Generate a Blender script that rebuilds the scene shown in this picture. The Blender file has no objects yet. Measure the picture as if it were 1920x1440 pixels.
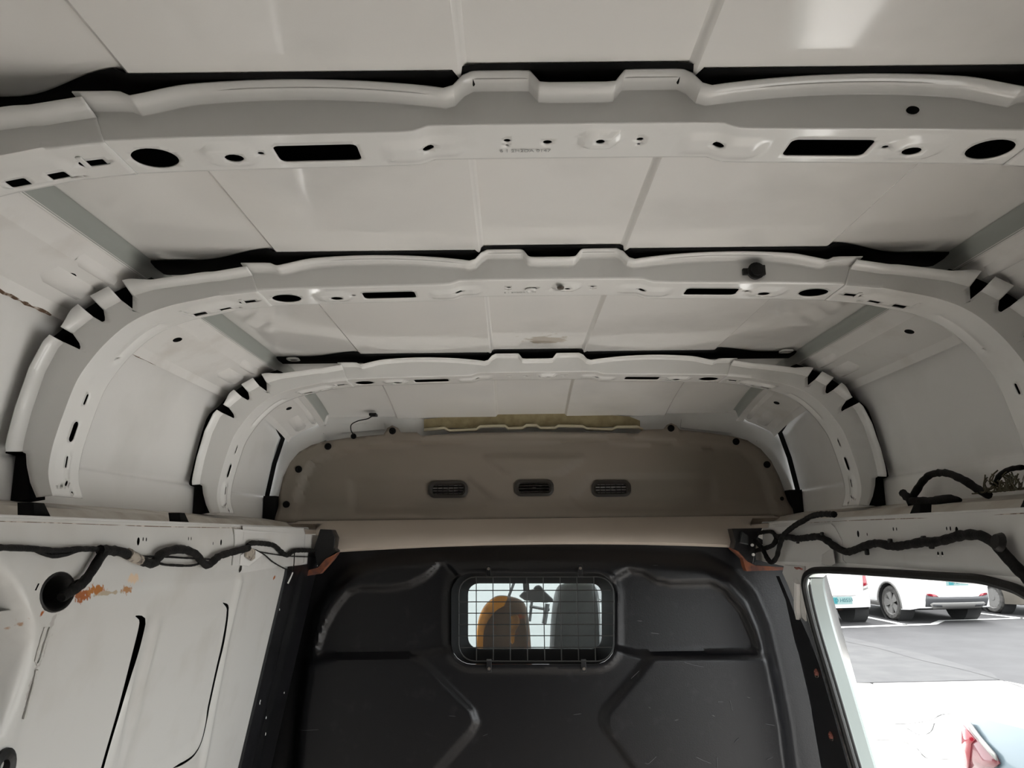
import bpy, bmesh, math, random
import numpy as np
from mathutils import Vector, Matrix
from mathutils.geometry import delaunay_2d_cdt
random.seed(4)
S = bpy.context.scene
COL = S.collection
Z0 = 1.8                                   # eye height above the car park; shapes below are written relative to it
# ------------------------------------------------------------------ camera
F = 1444.14; PIT, YAW, ROL = [math.radians(v) for v in (11.1454, .1986, -.6888)]; CX = -.0669
fw = np.array([math.sin(YAW)*math.cos(PIT), math.cos(YAW)*math.cos(PIT), math.sin(PIT)])
rt = np.array([math.cos(YAW), -math.sin(YAW), 0]); up = np.cross(rt, fw)
RT = rt*math.cos(ROL)+up*math.sin(ROL); UP = -rt*math.sin(ROL)+up*math.cos(ROL)
cd = bpy.data.cameras.new('camera'); cam = bpy.data.objects.new('camera', cd); COL.objects.link(cam)
M = Matrix.Identity(4)
for i in range(3): M[i][0], M[i][1], M[i][2] = RT[i], UP[i], -fw[i]
M[0][3], M[1][3], M[2][3] = CX, 0, Z0
cam.matrix_world = M
cd.sensor_width = 36; cd.lens = 36*F/1920; cd.clip_start = .01; cd.clip_end = 500
S.camera = cam
# ------------------------------------------------------------------ light
W = bpy.data.worlds.new('overcast'); S.world = W; W.use_nodes = True
nt = W.node_tree; nt.nodes.clear()
wo = nt.nodes.new('ShaderNodeOutputWorld'); bg = nt.nodes.new('ShaderNodeBackground')
tc = nt.nodes.new('ShaderNodeTexCoord'); sx = nt.nodes.new('ShaderNodeSeparateXYZ'); cr = nt.nodes.new('ShaderNodeValToRGB')
nt.links.new(tc.outputs['Generated'], sx.inputs[0]); nt.links.new(sx.outputs['Z'], cr.inputs[0])
cr.color_ramp.elements[0].position = 0; cr.color_ramp.elements[0].color = (.80, .84, .86, 1)
cr.color_ramp.elements[1].position = 1; cr.color_ramp.elements[1].color = (1.0, 1.0, 1.0, 1)
nt.links.new(cr.outputs[0], bg.inputs[0]); bg.inputs[1].default_value = 1.25
nt.links.new(bg.outputs[0], wo.inputs[0])
S.view_settings.view_transform = 'Standard'; S.view_settings.look = 'None'; S.view_settings.gamma = 1
S.view_settings.use_curve_mapping = False
S.view_settings.exposure = 2.45

# ------------------------------------------------------------------ pixel of the photograph -> point on a known plane of the place
C0 = np.array([CX, 0, 0.])
def ray(a, b): return fw*F+RT*(a-960)-UP*(b-720)
def ay(a, b, Y): d = ray(a, b); return C0+d*(Y/d[1])
def ax(a, b, X): d = ray(a, b); return C0+d*((X-CX)/d[0])
def az(a, b, Z): d = ray(a, b); return C0+d*(Z/d[2])
WX, LEAN, ZB = .615, .2, -.08
def wx(z): return WX+LEAN*np.maximum(0, ZB-z)       # inner face of the side walls, leaning out below the rail
def aw(a, b, side, off=0.0):                         # on the side wall / rail face, off metres inside it
    d = ray(a, b)
    t = (side*(WX-off)-CX)/d[0]; p = C0+d*t
    if p[2] < ZB:
        # side*(WX-off+LEAN*(ZB-z)) = CX+d0 t ; z = d2 t
        t = (side*(WX-off+LEAN*ZB)-CX)/(d[0]+side*LEAN*d[2]); p = C0+d*t
    return p

# ------------------------------------------------------------------ materials
def mat(name, col, rough=.5, metal=0, spec=.5, coat=0, noise=None, bump=0, bscale=200, extra=None):
    m = bpy.data.materials.new(name); m.use_nodes = True
    n = m.node_tree.nodes; l = m.node_tree.links; b = n['Principled BSDF']
    b.inputs['Base Color'].default_value = (*col, 1); b.inputs['Roughness'].default_value = rough
    b.inputs['Metallic'].default_value = metal; b.inputs['Specular IOR Level'].default_value = spec
    b.inputs['Coat Weight'].default_value = coat; b.inputs['Coat Roughness'].default_value = .05
    tcn = n.new('ShaderNodeTexCoord')
    if noise:
        sc, c2, lo, hi = noise
        t = n.new('ShaderNodeTexNoise'); t.inputs['Scale'].default_value = sc; t.inputs['Detail'].default_value = 6
        l.new(tcn.outputs['Object'], t.inputs['Vector'])
        r = n.new('ShaderNodeMapRange'); r.inputs[1].default_value = lo; r.inputs[2].default_value = hi
        l.new(t.outputs['Fac'], r.inputs[0])
        mx = n.new('ShaderNodeMix'); mx.data_type = 'RGBA'
        mx.inputs[6].default_value = (*col, 1); mx.inputs[7].default_value = (*c2, 1)
        l.new(r.outputs[0], mx.inputs[0]); l.new(mx.outputs[2], b.inputs['Base Color'])
    if bump:
        t = n.new('ShaderNodeTexNoise'); t.inputs['Scale'].default_value = bscale; t.inputs['Detail'].default_value = 3
        l.new(tcn.outputs['Object'], t.inputs['Vector'])
        bp = n.new('ShaderNodeBump'); bp.inputs['Strength'].default_value = bump; bp.inputs['Distance'].default_value = .002
        l.new(t.outputs['Fac'], bp.inputs['Height']); l.new(bp.outputs[0], b.inputs['Normal'])
    if extra: extra(m, n, l, b, tcn)
    return m
def spots(lst, power=1.0):
    """stains with a place and shape of their own: (centre, (sx,sy,sz), colour, noise scale, threshold)"""
    def f(m, n, l, b, tcn):
        src = b.inputs['Base Color'].links[0].from_socket if b.inputs['Base Color'].links else None
        for c, s, colr, ns, th in lst:
            mp = n.new('ShaderNodeMapping'); mp.vector_type = 'TEXTURE'
            mp.inputs['Location'].default_value = c; mp.inputs['Scale'].default_value = s
            l.new(tcn.outputs['Object'], mp.inputs['Vector'])
            ln = n.new('ShaderNodeVectorMath'); ln.operation = 'LENGTH'; l.new(mp.outputs[0], ln.inputs[0])
            t = n.new('ShaderNodeTexNoise'); t.inputs['Scale'].default_value = ns; t.inputs['Detail'].default_value = 5
            l.new(tcn.outputs['Object'], t.inputs['Vector'])
            sb = n.new('ShaderNodeMath'); sb.operation = 'SUBTRACT'; l.new(t.outputs['Fac'], sb.inputs[0])
            ml = n.new('ShaderNodeMath'); ml.operation = 'MULTIPLY'; ml.inputs[1].default_value = .45
            l.new(ln.outputs['Value'], ml.inputs[0]); l.new(ml.outputs[0], sb.inputs[1])
            r = n.new('ShaderNodeMapRange'); r.inputs[1].default_value = th; r.inputs[2].default_value = th+.12
            l.new(sb.outputs[0], r.inputs[0])
            mx = n.new('ShaderNodeMix'); mx.data_type = 'RGBA'; mx.inputs[7].default_value = (*colr, 1)
            if src: l.new(src, mx.inputs[6])
            else: mx.inputs[6].default_value = b.inputs['Base Color'].default_value
            l.new(r.outputs[0], mx.inputs[0]); src = mx.outputs[2]
        l.new(src, b.inputs['Base Color'])
    return f
WH = (.86, .845, .82)
RUST = (.32, .10, .03); DIRT = (.34, .27, .2)
def rel(p): return (float(p[0]), float(p[1]), float(p[2])+Z0)
m_roof = mat('roof white enamel', WH, .09, coat=.3, noise=(3, (.68, .67, .65), .55, .8),
             extra=spots([(rel(az(1020, 637, .43)), (.06, .05, .05), (.50, .44, .37), 30, .12),
                          (rel(az(640, 770, .42)), (.12, .2, .1), (.5, .47, .44), 25, .22)]))
m_bow = mat('bow white enamel', (.85, .845, .825), .12, coat=.3, noise=(6, (.67, .66, .63), .55, .8))
m_cant = mat('cant rail enamel', WH, .16, noise=(12, (.74, .71, .67), .52, .8))
m_skin = mat('side skin enamel', (.85, .84, .82), .22, noise=(5, (.74, .73, .70), .5, .8))
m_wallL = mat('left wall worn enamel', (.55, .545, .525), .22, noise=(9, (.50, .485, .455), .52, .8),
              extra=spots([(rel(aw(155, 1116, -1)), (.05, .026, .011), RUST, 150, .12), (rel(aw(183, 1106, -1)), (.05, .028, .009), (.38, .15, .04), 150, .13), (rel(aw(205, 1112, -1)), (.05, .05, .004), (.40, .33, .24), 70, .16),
                           (rel(aw(238, 1107, -1)), (.05, .018, .008), (.38, .19, .08), 150, .14), (rel(aw(79, 1150, -1)), (.03, .006, .006), RUST, 90, .16),
                           (rel(aw(52, 1172, -1)), (.03, .006, .010), (.42, .28, .2), 120, .2), (rel(aw(515, 1082, -1)), (.03, .02, .01), RUST, 90, .25),
                           (rel(aw(95, 1190, -1)), (.03, .012, .05), (.42, .40, .38), 120, .22), (rel(aw(60, 1290, -1)), (.03, .012, .06), (.42, .40, .38), 140, .25),
                           (rel(aw(250, 1085, -1)), (.03, .03, .012), (.66, .5, .36), 60, .2)]))
m_rail = mat('rail enamel', (.60, .595, .58), .2, noise=(9, (.54, .52, .49), .52, .8),
             extra=spots([(rel(aw(40, 1000, -1)), (.05, .03, .02), (.66, .6, .5), 20, .2)]))
m_shelf = mat('dusty shelf enamel', (.50, .47, .42), .5, noise=(14, (.36, .31, .26), .4, .7))
m_rust = mat('rusty primer', (.22, .07, .03), .75, noise=(40, (.10, .04, .03), .4, .6), bump=.3)
m_seam = mat('rusty seam sealer', (.12, .07, .04), .8, noise=(60, (.5, .42, .36), .5, .62), bump=.5)
m_gapblack = mat('gap shade and clip black', (.008, .008, .008), .9, spec=.1, bump=.3, bscale=60)  # paints shaded gaps and hollows black; also colours the push clips
m_rub = mat('black rubber', (.007, .007, .007), .5, spec=.35, bump=.15)
m_tape = mat('black cloth tape', (.004, .004, .004), .7, spec=.2, bump=.4, bscale=300, noise=(80, (.011, .010, .009), .5, .7))
m_blk = mat('black moulded plastic', (.007, .007, .008), .33, spec=.5, noise=(7, (.012, .012, .014), .45, .7), bump=.12, bscale=350)
m_blk2 = mat('scuffed black plastic', (.005, .005, .0062), .32, spec=.38, bump=.15, bscale=350, noise=(26, (.012, .012, .014), .6, .75),
             extra=spots([(rel(ay(x, y, 2.2)), (.035, .03, .012), (.09, .09, .10), 120, .40) for x, y in
                          ((1230, 1190), (1205, 1165), (1270, 1345), (1335, 1340), (1370, 1310), (1215, 1325), (1380, 1390), (1220, 1420), (1440, 1425), (1300, 1230))]))
m_beige = mat('beige plastic', (.225, .19, .155), .55, noise=(4, (.20, .175, .14), .45, .7), bump=.1, bscale=500)
m_beige2 = mat('brown vent plastic', (.026, .022, .018), .5)
m_foam = mat('yellowed foam', (.36, .30, .17), .85, noise=(40, (.26, .21, .11), .4, .7), bump=.4)
m_steel = mat('blackened wire', (.02, .02, .02), .45, metal=.0)
m_worn = mat('worn steel bolt', (.16, .14, .12), .5, metal=.5)
m_scr = mat('scratched plastic', (.07, .07, .078), .6)
m_beige_lit = mat('lit beige plastic', (.46, .40, .34), .5, noise=(4, (.42, .365, .31), .45, .7))
m_blk3 = mat('matt black plastic', (.004, .004, .0045), .7, spec=.15)
m_rivet = mat('red brown rivet', (.26, .085, .065), .55)
m_ink = mat('grey stamped ink', (.36, .36, .36), .7)
m_white_tip = mat('white sleeve', (.8, .8, .78), .5)
m_foil = mat('clear tape', (.36, .32, .27), .2, noise=(90, (.12, .10, .09), .5, .65))
m_ply = mat('worn load floor', (.74, .67, .60), .6, noise=(6, (.66, .59, .52), .4, .7))
m_rearblock = mat('dark added rear closure', (.04, .038, .035), .7)
m_jambshade = mat('grey green jamb shade', (.17, .195, .185), .35)
m_jamb = mat('outer body enamel', (.62, .67, .65), .25)
m_asph = mat('old asphalt', (.031, .0303, .0318), .85, noise=(1.6, (.040, .0395, .041), .4, .65), bump=.5, bscale=60)
m_asph2 = mat('patched asphalt', (.042, .0415, .0425), .85, noise=(2.5, (.055, .0545, .0545), .4, .65), bump=.6, bscale=50)
m_conc = mat('worn concrete', (.60, .58, .55), .85, noise=(1.3, (.52, .50, .475), .55, .8), bump=.4, bscale=40)
m_conc2 = mat('grey weathered concrete', (.082, .086, .085), .85, noise=(1.3, (.07, .073, .072), .5, .8))
m_line = mat('white road paint', (.72, .72, .70), .7, noise=(12, (.6, .6, .58), .5, .7))
m_crack = mat('crack filler', (.03, .029, .028), .9)
m_cwhite = mat('white car enamel', (.80, .80, .80), .12, coat=.5)
m_cbeige = mat('champagne car enamel', (.13, .118, .10), .3, metal=.2, coat=.5)
m_cblue = mat('silver blue car enamel', (.082, .115, .133), .3, metal=.1, coat=.6)
m_cgrey = mat('grey bumper plastic', (.035, .036, .039), .5)
m_tyre = mat('dusty tyre', (.035, .034, .032), .85, noise=(14, (.09, .086, .08), .4, .7))
m_alloy = mat('dusty alloy', (.17, .167, .16), .5, metal=.1)
m_dark = mat('wheel well', (.012, .012, .012), .9)
m_glassd = mat('dark car glass', (.02, .022, .025), .06, coat=.3)
m_red = mat('red lamp lens', (.17, .005, .013), .12, coat=.5)
m_red2 = mat('dark red lamp lens', (.10, .022, .028), .2, coat=.5)
m_clear = mat('clear lamp lens', (.2, .2, .19), .2)
m_plate = mat('white to green licence plate', (.12, .19, .185), .4)
m_teal = mat('teal plate print', (.0, .12, .135), .4)
m_plink = mat('dark teal plate ink', (.004, .06, .07), .4)
m_orange = mat('orange seat cover', (.62, .25, .03), .75, noise=(9, (.14, .07, .03), .42, .6))
m_gseat = mat('grey seat cloth', (.13, .14, .145), .9, noise=(10, (.17, .175, .18), .4, .7), bump=.4)
m_dgrey = mat('dark grey cab plastic', (.025, .028, .03), .5)
m_chair = mat('brown cloth', (.15, .095, .065), .85, noise=(12, (.40, .09, .03), .55, .62))
def glass():
    m = bpy.data.materials.new('dusty window glass'); m.use_nodes = True
    n = m.node_tree.nodes; l = m.node_tree.links; n.clear()
    o = n.new('ShaderNodeOutputMaterial'); t = n.new('ShaderNodeBsdfTransparent'); t.inputs[0].default_value = (.96, .99, .985, 1)
    g = n.new('ShaderNodeBsdfGlossy'); g.inputs['Roughness'].default_value = .04
    d = n.new('ShaderNodeBsdfDiffuse'); d.inputs[0].default_value = (.6, .62, .6, 1)
    x = n.new('ShaderNodeMixShader'); x.inputs[0].default_value = .03; y = n.new('ShaderNodeMixShader'); y.inputs[0].default_value = .04
    l.new(t.outputs[0], x.inputs[1]); l.new(d.outputs[0], x.inputs[2]); l.new(x.outputs[0], y.inputs[1]); l.new(g.outputs[0], y.inputs[2])
    l.new(y.outputs[0], o.inputs[0]); return m
m_glass = glass()

# ------------------------------------------------------------------ object helpers
WLOC = {}
def tag(o, label=None, cat=None, group=None, kind=None):
    for k, v in (('label', label), ('category', cat), ('group', group), ('kind', kind)):
        if v: o[k] = v
    return o
def empty(name, label, cat, loc, group=None):
    o = bpy.data.objects.new(name, None); COL.objects.link(o)
    o.location = (loc[0], loc[1], loc[2]+Z0); o.empty_display_size = .05
    WLOC[o.name] = Vector(o.location); return tag(o, label, cat, group)
def obj(name, V, Fc, m, parent=None, ang=35, solid=0, bevel=0, label=None, cat=None, group=None, kind=None, origin=None, rel=True, weld=True):
    """one mesh object; V in scene metres (heights relative to the eye)"""
    V = np.array(V, float).reshape(-1, 3).copy()
    if rel: V[:, 2] += Z0
    if parent is not None: og = WLOC[parent.name]
    elif origin is not None: og = Vector((origin[0], origin[1], origin[2]+Z0))
    else: og = Vector((0, 0, 0))
    V -= np.array(og)
    me = bpy.data.meshes.new(name); me.from_pydata([tuple(v) for v in V], [], [tuple(f) for f in Fc]); me.validate()
    b = bmesh.new(); b.from_mesh(me)
    if weld: bmesh.ops.remove_doubles(b, verts=b.verts, dist=2e-5)
    bmesh.ops.recalc_face_normals(b, faces=b.faces)
    b.to_mesh(me); b.free()
    for p in me.polygons: p.use_smooth = True
    me.set_sharp_from_angle(angle=math.radians(ang))
    me.materials.append(m)
    o = bpy.data.objects.new(name, me); COL.objects.link(o)
    if parent is not None: o.parent = parent; WLOC[o.name] = WLOC[parent.name]
    else: o.location = og; WLOC[o.name] = Vector(og)
    if bevel:
        md = o.modifiers.new('bevel', 'BEVEL'); md.width = bevel; md.segments = 3; md.limit_method = 'ANGLE'; md.angle_limit = math.radians(32); md.harden_normals = False
    if solid:
        md = o.modifiers.new('solid', 'SOLIDIFY'); md.thickness = solid; md.offset = 0
    return tag(o, label, cat, group, kind)
class MB:
    def __init__(s): s.v = []; s.f = []
    def add(s, V, Fc):
        k = len(s.v); s.v += [tuple(map(float, v)) for v in V]; s.f += [tuple(i+k for i in f) for f in Fc]; return s
    def box(s, c, d, R=None):
        v = []
        for i in (-1, 1):
            for j in (-1, 1):
                for k in (-1, 1):
                    q = Vector((i*d[0]/2, j*d[1]/2, k*d[2]/2))
                    if R is not None: q = R @ q
                    v.append((c[0]+q.x, c[1]+q.y, c[2]+q.z))
        return s.add(v, [(0, 1, 3, 2), (4, 6, 7, 5), (0, 4, 5, 1), (2, 3, 7, 6), (0, 2, 6, 4), (1, 5, 7, 3)])
    def tube(s, P, r, n=8, jit=0, caps=True):
        P = [Vector(p) for p in P]; m = len(P); V = []; Fc = []; u = None
        for i, p in enumerate(P):
            t = (P[min(i+1, m-1)]-P[max(i-1, 0)]).normalized()
            if u is None:
                u = t.orthogonal().normalized()
            u = (u-t*u.dot(t)).normalized(); w = t.cross(u)
            rr = (r[i] if hasattr(r, '__len__') else r)*(1+jit*(random.random()-.5))
            for k in range(n):
                a = 2*math.pi*k/n; q = p+u*math.cos(a)*rr+w*math.sin(a)*rr; V.append(q)
        for i in range(m-1):
            for k in range(n): Fc.append((i*n+k, i*n+(k+1) % n, (i+1)*n+(k+1) % n, (i+1)*n+k))
        if caps: Fc.append(tuple(range(n))[::-1]); Fc.append(tuple((m-1)*n+k for k in range(n)))
        return s.add(V, Fc)
    def disc(s, c, r, h, ax_=(0, 0, 1), n=16, r2=None):
        t = Vector(ax_).normalized(); u = t.orthogonal().normalized(); w = t.cross(u); c = Vector(c); V = []
        for hh, rr in ((0, r), (h, r if r2 is None else r2)):
            for k in range(n):
                a = 2*math.pi*k/n; V.append(c+t*hh+u*rr*math.cos(a)+w*rr*math.sin(a))
        return s.add(V, [(k, (k+1) % n, n+(k+1) % n, n+k) for k in range(n)]+[tuple(range(n))[::-1], tuple(range(n, 2*n))])
    def lathe(s, c, prof, ax_, n=24):
        """prof: (radius, height along axis)"""
        t = Vector(ax_).normalized(); u = t.orthogonal().normalized(); w = t.cross(u); c = Vector(c); V = []; m = len(prof)
        for rr, hh in prof:
            for k in range(n):
                a = 2*math.pi*k/n; V.append(c+t*hh+u*rr*math.cos(a)+w*rr*math.sin(a))
        return s.add(V, [(i*n+k, i*n+(k+1) % n, (i+1)*n+(k+1) % n, (i+1)*n+k) for i in range(m-1) for k in range(n)])
    def grid(s, P):
        """P: list of rows of points"""
        r, c = len(P), len(P[0])
        return s.add([p for row in P for p in row], [(i*c+j, i*c+j+1, (i+1)*c+j+1, (i+1)*c+j) for i in range(r-1) for j in range(c-1)])
    def prism(s, poly, d):
        """polygon of 3-D points pushed along d"""
        n = len(poly); d = Vector(d); P = [Vector(p) for p in poly]
        return s.add(P+[p+d for p in P], [tuple(range(n))[::-1], tuple(range(n, 2*n))]+[(k, (k+1) % n, n+(k+1) % n, n+k) for k in range(n)])
    def go(s, name, m, parent=None, **k): return obj(name, s.v, s.f, m, parent, **k)
def spline(P, n=6, closed=False):
    P = [np.array(p, float) for p in P]; m = len(P); out = []
    rng = range(m if closed else m-1)
    for i in rng:
        g = (lambda k: P[k % m]) if closed else (lambda k: P[min(max(k, 0), m-1)])
        a, b, c, d = g(i-1), g(i), g(i+1), g(i+2)
        for j in range(n):
            t = j/n
            out.append(.5*((2*b)+(-a+c)*t+(2*a-5*b+4*c-d)*t*t+(-a+3*b-3*c+d)*t**3))
    if not closed: out.append(P[-1])
    return out
def resample(P, step):
    P = np.array(P, float); d = np.r_[0, np.cumsum(np.linalg.norm(np.diff(P, axis=0), axis=1))]
    n = max(2, int(round(d[-1]/step))+1); s = np.linspace(0, d[-1], n)
    return np.stack([np.interp(s, d, P[:, k]) for k in range(P.shape[1])], 1)
def pip(pts, poly):
    pts = np.asarray(pts); poly = np.asarray(poly); ins = np.zeros(len(pts), bool); n = len(poly)
    for i in range(n):
        a, b = poly[i], poly[i-1]
        c = ((a[1] > pts[:, 1]) != (b[1] > pts[:, 1]))
        with np.errstate(divide='ignore', invalid='ignore'):
            xx = (b[0]-a[0])*(pts[:, 1]-a[1])/(b[1]-a[1])+a[0]
        ins ^= c & (pts[:, 0] < xx)
    return ins
def segd(pts, poly, closed=True):
    pts = np.asarray(pts, float); poly = np.asarray(poly, float); best = np.full(len(pts), 1e9); n = len(poly)
    for i in range(n if closed else n-1):
        a, b = poly[i], poly[(i+1) % n]; ab = b-a; t = np.clip(((pts-a)@ab)/max(ab@ab, 1e-12), 0, 1)
        best = np.minimum(best, np.linalg.norm(pts-a-t[:, None]*ab, axis=1))
    return best
def sdf(pts, poly): d = segd(pts, poly); return np.where(pip(pts, poly), -d, d)
def sm(t): t = np.clip(t, 0, 1); return t*t*(3-2*t)
def inside_step(pts, poly, w): return sm(.5-sdf(pts, poly)/w)       # 1 inside, 0 outside, w wide ramp
def sheet(outline, holes, step, fmap, keep=.3, subd=None):
    """flat sheet with holes, triangulated on a grid, then shaped by fmap(Nx2)->Nx3"""
    def dens(P):
        P = np.array(P, float); o = []
        for i in range(len(P)):
            a, b = P[i], P[(i+1) % len(P)]; n = max(1, int(np.linalg.norm(b-a)/step)); o += [a+(b-a)*k/n for k in range(n)]
        return np.array(o)
    loops = [dens(outline)]+[np.array(h, float) for h in holes]
    lo = loops[0].min(0); hi = loops[0].max(0)
    gx, gy = np.meshgrid(np.arange(lo[0], hi[0], step), np.arange(lo[1], hi[1], step)); G = np.stack([gx.ravel(), gy.ravel()], 1)
    k = pip(G, loops[0]) & (segd(G, loops[0]) > step*keep)
    for h in loops[1:]:
        bb = (G[:, 0] > h[:, 0].min()-step) & (G[:, 0] < h[:, 0].max()+step) & (G[:, 1] > h[:, 1].min()-step) & (G[:, 1] < h[:, 1].max()+step)
        idx = np.where(bb & k)[0]
        if len(idx): k[idx] = ~pip(G[idx], h) & (segd(G[idx], h) > step*keep)
    G = G[k]; pts = []; ed = []
    for L in loops:
        b = len(pts); pts += [Vector((float(p[0]), float(p[1]))) for p in L]; ed += [(b+i, b+(i+1) % len(L)) for i in range(len(L))]
    pts += [Vector((float(p[0]), float(p[1]))) for p in G]
    v, e, f, *_ = delaunay_2d_cdt(pts, ed, [], 0, 1e-7, False)
    v = np.array([[p.x, p.y] for p in v]); f = np.array([t for t in f if len(t) == 3]); c = v[f].mean(1)
    ok = pip(c, loops[0])
    for h in loops[1:]: ok &= ~pip(c, h)
    f = f[ok]; u = np.unique(f); mp = -np.ones(len(v), int); mp[u] = np.arange(len(u))
    return fmap(v[u]), mp[f]
def ell(cx, cy, rx, ry, n=16, rot=0):
    return [(cx+rx*math.cos(a)*math.cos(rot)-ry*math.sin(a)*math.sin(rot), cy+rx*math.cos(a)*math.sin(rot)+ry*math.sin(a)*math.cos(rot)) for a in [2*math.pi*k/n for k in range(n)]]
def rrect(cx, cy, w, h, r, n=4, sk=0):
    o = []
    for sx_, sy_, a0 in ((1, 1, 0), (-1, 1, 90), (-1, -1, 180), (1, -1, 270)):
        for k in range(n+1):
            a = math.radians(a0+90*k/n); y = sy_*(h/2-r)+r*math.sin(a)
            o.append((cx+sx_*(w/2-r)+r*math.cos(a)+sk*y, cy+y))
    return o
def text(name, s, size, m, parent, origin, xdir, ydir, label=None):
    cu = bpy.data.curves.new(name, 'FONT'); cu.body = s; cu.size = size; cu.align_x = 'CENTER'; cu.align_y = 'CENTER'; cu.extrude = size*.02
    t = bpy.data.objects.new('tmp', cu); me = bpy.data.meshes.new_from_object(t); bpy.data.objects.remove(t)
    X = np.array(xdir, float); Y = np.array(ydir, float); X /= np.linalg.norm(X); Y /= np.linalg.norm(Y); N = np.cross(X, Y)
    V = [np.array(origin)+X*v.co.x+Y*v.co.y+N*v.co.z for v in me.vertices]; Fc = [tuple(p.vertices) for p in me.polygons]
    return obj(name, V, Fc, m, parent, label=label)

# ================================================================== SETTING: ground outside
def slab(name, pts, m, zt, parent=None, th=.02):
    P = [(p[0], p[1], zt) for p in pts]
    return MB().prism(P, (0, 0, -th)).go(name, m, parent)
g = az(1600, 1280, -1.8); g2 = az(1920, 1284, -1.8)
GZ = -Z0
ground = MB().prism([(-40, -40, GZ-.03), (80, -40, GZ-.03), (80, 90, GZ-.03), (-40, 90, GZ-.03)], (0, 0, -.2)).go('ground', m_asph, kind='structure')
a1, a2 = az(1560, 1192, GZ), az(1930, 1290, GZ)
slab('asphalt_field', [(2.3, 60), (2.5, 10.0), tuple(g[:2]+(0, .05)), tuple(g2[:2]+(0, .05)), (80, 8.5), (80, 90), (2.3, 90)], m_asph, GZ-.004, ground)
slab('asphalt_patch', [tuple(g[:2]-(2.5, .0)), tuple(g[:2]), tuple(az(1880, 1276, GZ)[:2]+(0, .06)), tuple(az(1860, 1262, GZ)[:2]), tuple(az(1740, 1228, GZ)[:2]), tuple(az(1640, 1206, GZ)[:2]), tuple(az(1570, 1190, GZ)[:2]), tuple(az(1500, 1195, GZ)[:2])], m_asph2, GZ, ground)
# concrete slabs with joints
c0 = az(1634, 1281, GZ)[:2]; c1 = az(1830, 1354, GZ)[:2]; dj = (c1-c0)/np.linalg.norm(c1-c0); far = c0+dj*14
slab('concrete_slab', [tuple(c0-(.02, 0)), tuple(far-(.02, 0)), (far[0]-6, far[1]-3), (-6, -12), (-20, -12), (-20, 10), (2.3, 10.05)], m_conc, GZ, ground)
slab('concrete_slab', [(-40, 10.05), (2.3, 10.1), (2.3, 70), (-40, 70)], m_conc2, GZ, ground)
slab('concrete_slab', [tuple(c0+(.02, 0)), tuple(az(1880, 1276, GZ)[:2]), tuple(g2[:2]), (60, 8.3), (60, -12), tuple(far+(.02, 0))], m_conc, GZ, ground)
def crack(pts, w):
    P = spline([az(x, y, GZ+.002) for x, y in pts], 4); b = MB(); V = []
    for i, p in enumerate(P):
        t = P[min(i+1, len(P)-1)]-P[max(i-1, 0)]; n = np.array([-t[1], t[0], 0]); n /= max(np.linalg.norm(n), 1e-6)
        ww = w*(.4+random.random()); V.append([p+n*ww, p-n*ww])
    b.grid(V).go('crack', m_crack, ground)
crack([(1618, 1352), (1660, 1356), (1700, 1357), (1745, 1350), (1765, 1340), (1790, 1338)], .008)
crack([(1620, 1388), (1680, 1388), (1715, 1400), (1735, 1420), (1760, 1423), (1815, 1424)], .005)
crack([(1700, 1365), (1725, 1378), (1745, 1372), (1752, 1356)], .007)
crack([(1575, 1200), (1600, 1206), (1650, 1216), (1720, 1236), (1800, 1254), (1880, 1276), (1925, 1292)], .008)
def line(pts, w):
    P = [az(x, y, GZ+.003) for x, y in pts]; V = []
    for i, p in enumerate(P):
        t = P[min(i+1, len(P)-1)]-P[max(i-1, 0)]; n = np.array([-t[1], t[0], 0]); n /= np.linalg.norm(n); V.append([p+n*w, p-n*w])
    MB().grid(V).go('painted_line', m_line, ground)
line([(1520, 1180), (1565, 1176.5), (1750, 1170)], .10); line([(1750, 1170), (1766, 1163.5), (1850, 1161), (1960, 1157.5)], .07)
line([(1590, 1150), (1616, 1155), (1700, 1172)], .07); line([(1790, 1143), (1822, 1148), (1925, 1160)], .07)

# ================================================================== SETTING: van body
YR, YF = -.75, 2.37
def roof_z(x, y):
    x = np.abs(x); y = np.asarray(y, float)
    z = .430-.007*sm((x-.103)/.008)+.007*sm((x-.415)/.008)
    z = z-.027*sm((x-.633)/.006)
    return z-.06*(np.maximum(0, y-1.87)/.5)**2
xs = sorted(set([0, .05, .1, .103, .105, .107, .109, .111, .15, .2, .25, .3, .35, .4, .413, .415, .417, .419, .421, .423, .46, .5, .55, .6, .625, .632, .634, .636, .638, .640, .642, .66]))
xs = [-v for v in xs[:0:-1]]+xs
ys = list(np.arange(YR, 1.85, .1))+list(np.arange(1.85, 2.4, .03))
X_, Y_ = np.meshgrid(xs, ys)
Zr = roof_z(X_, Y_)
ceil = MB().grid([[(X_[i, j], Y_[i, j], Zr[i, j]) for j in range(X_.shape[1])] for i in range(X_.shape[0])]).go('ceiling', m_roof, ang=22, kind='structure')
m_dropshade = mat('grey green roof drop shade', (.36, .38, .355), .35)  # paints the dim drop face along the roof edges grey green
for side in (-1, 1):
    MB().grid([[(side*x, y, z-.06*(max(0, y-1.87)/.5)**2) for x, z in ((.624, .4293), (.631, .4265), (.6350, .416), (.6385, .4035))] for y in list(np.arange(YR, 1.85, .15))+list(np.arange(1.85, 2.36, .05))]).go('drop_shade', m_dropshade, ceil, ang=50)
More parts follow.
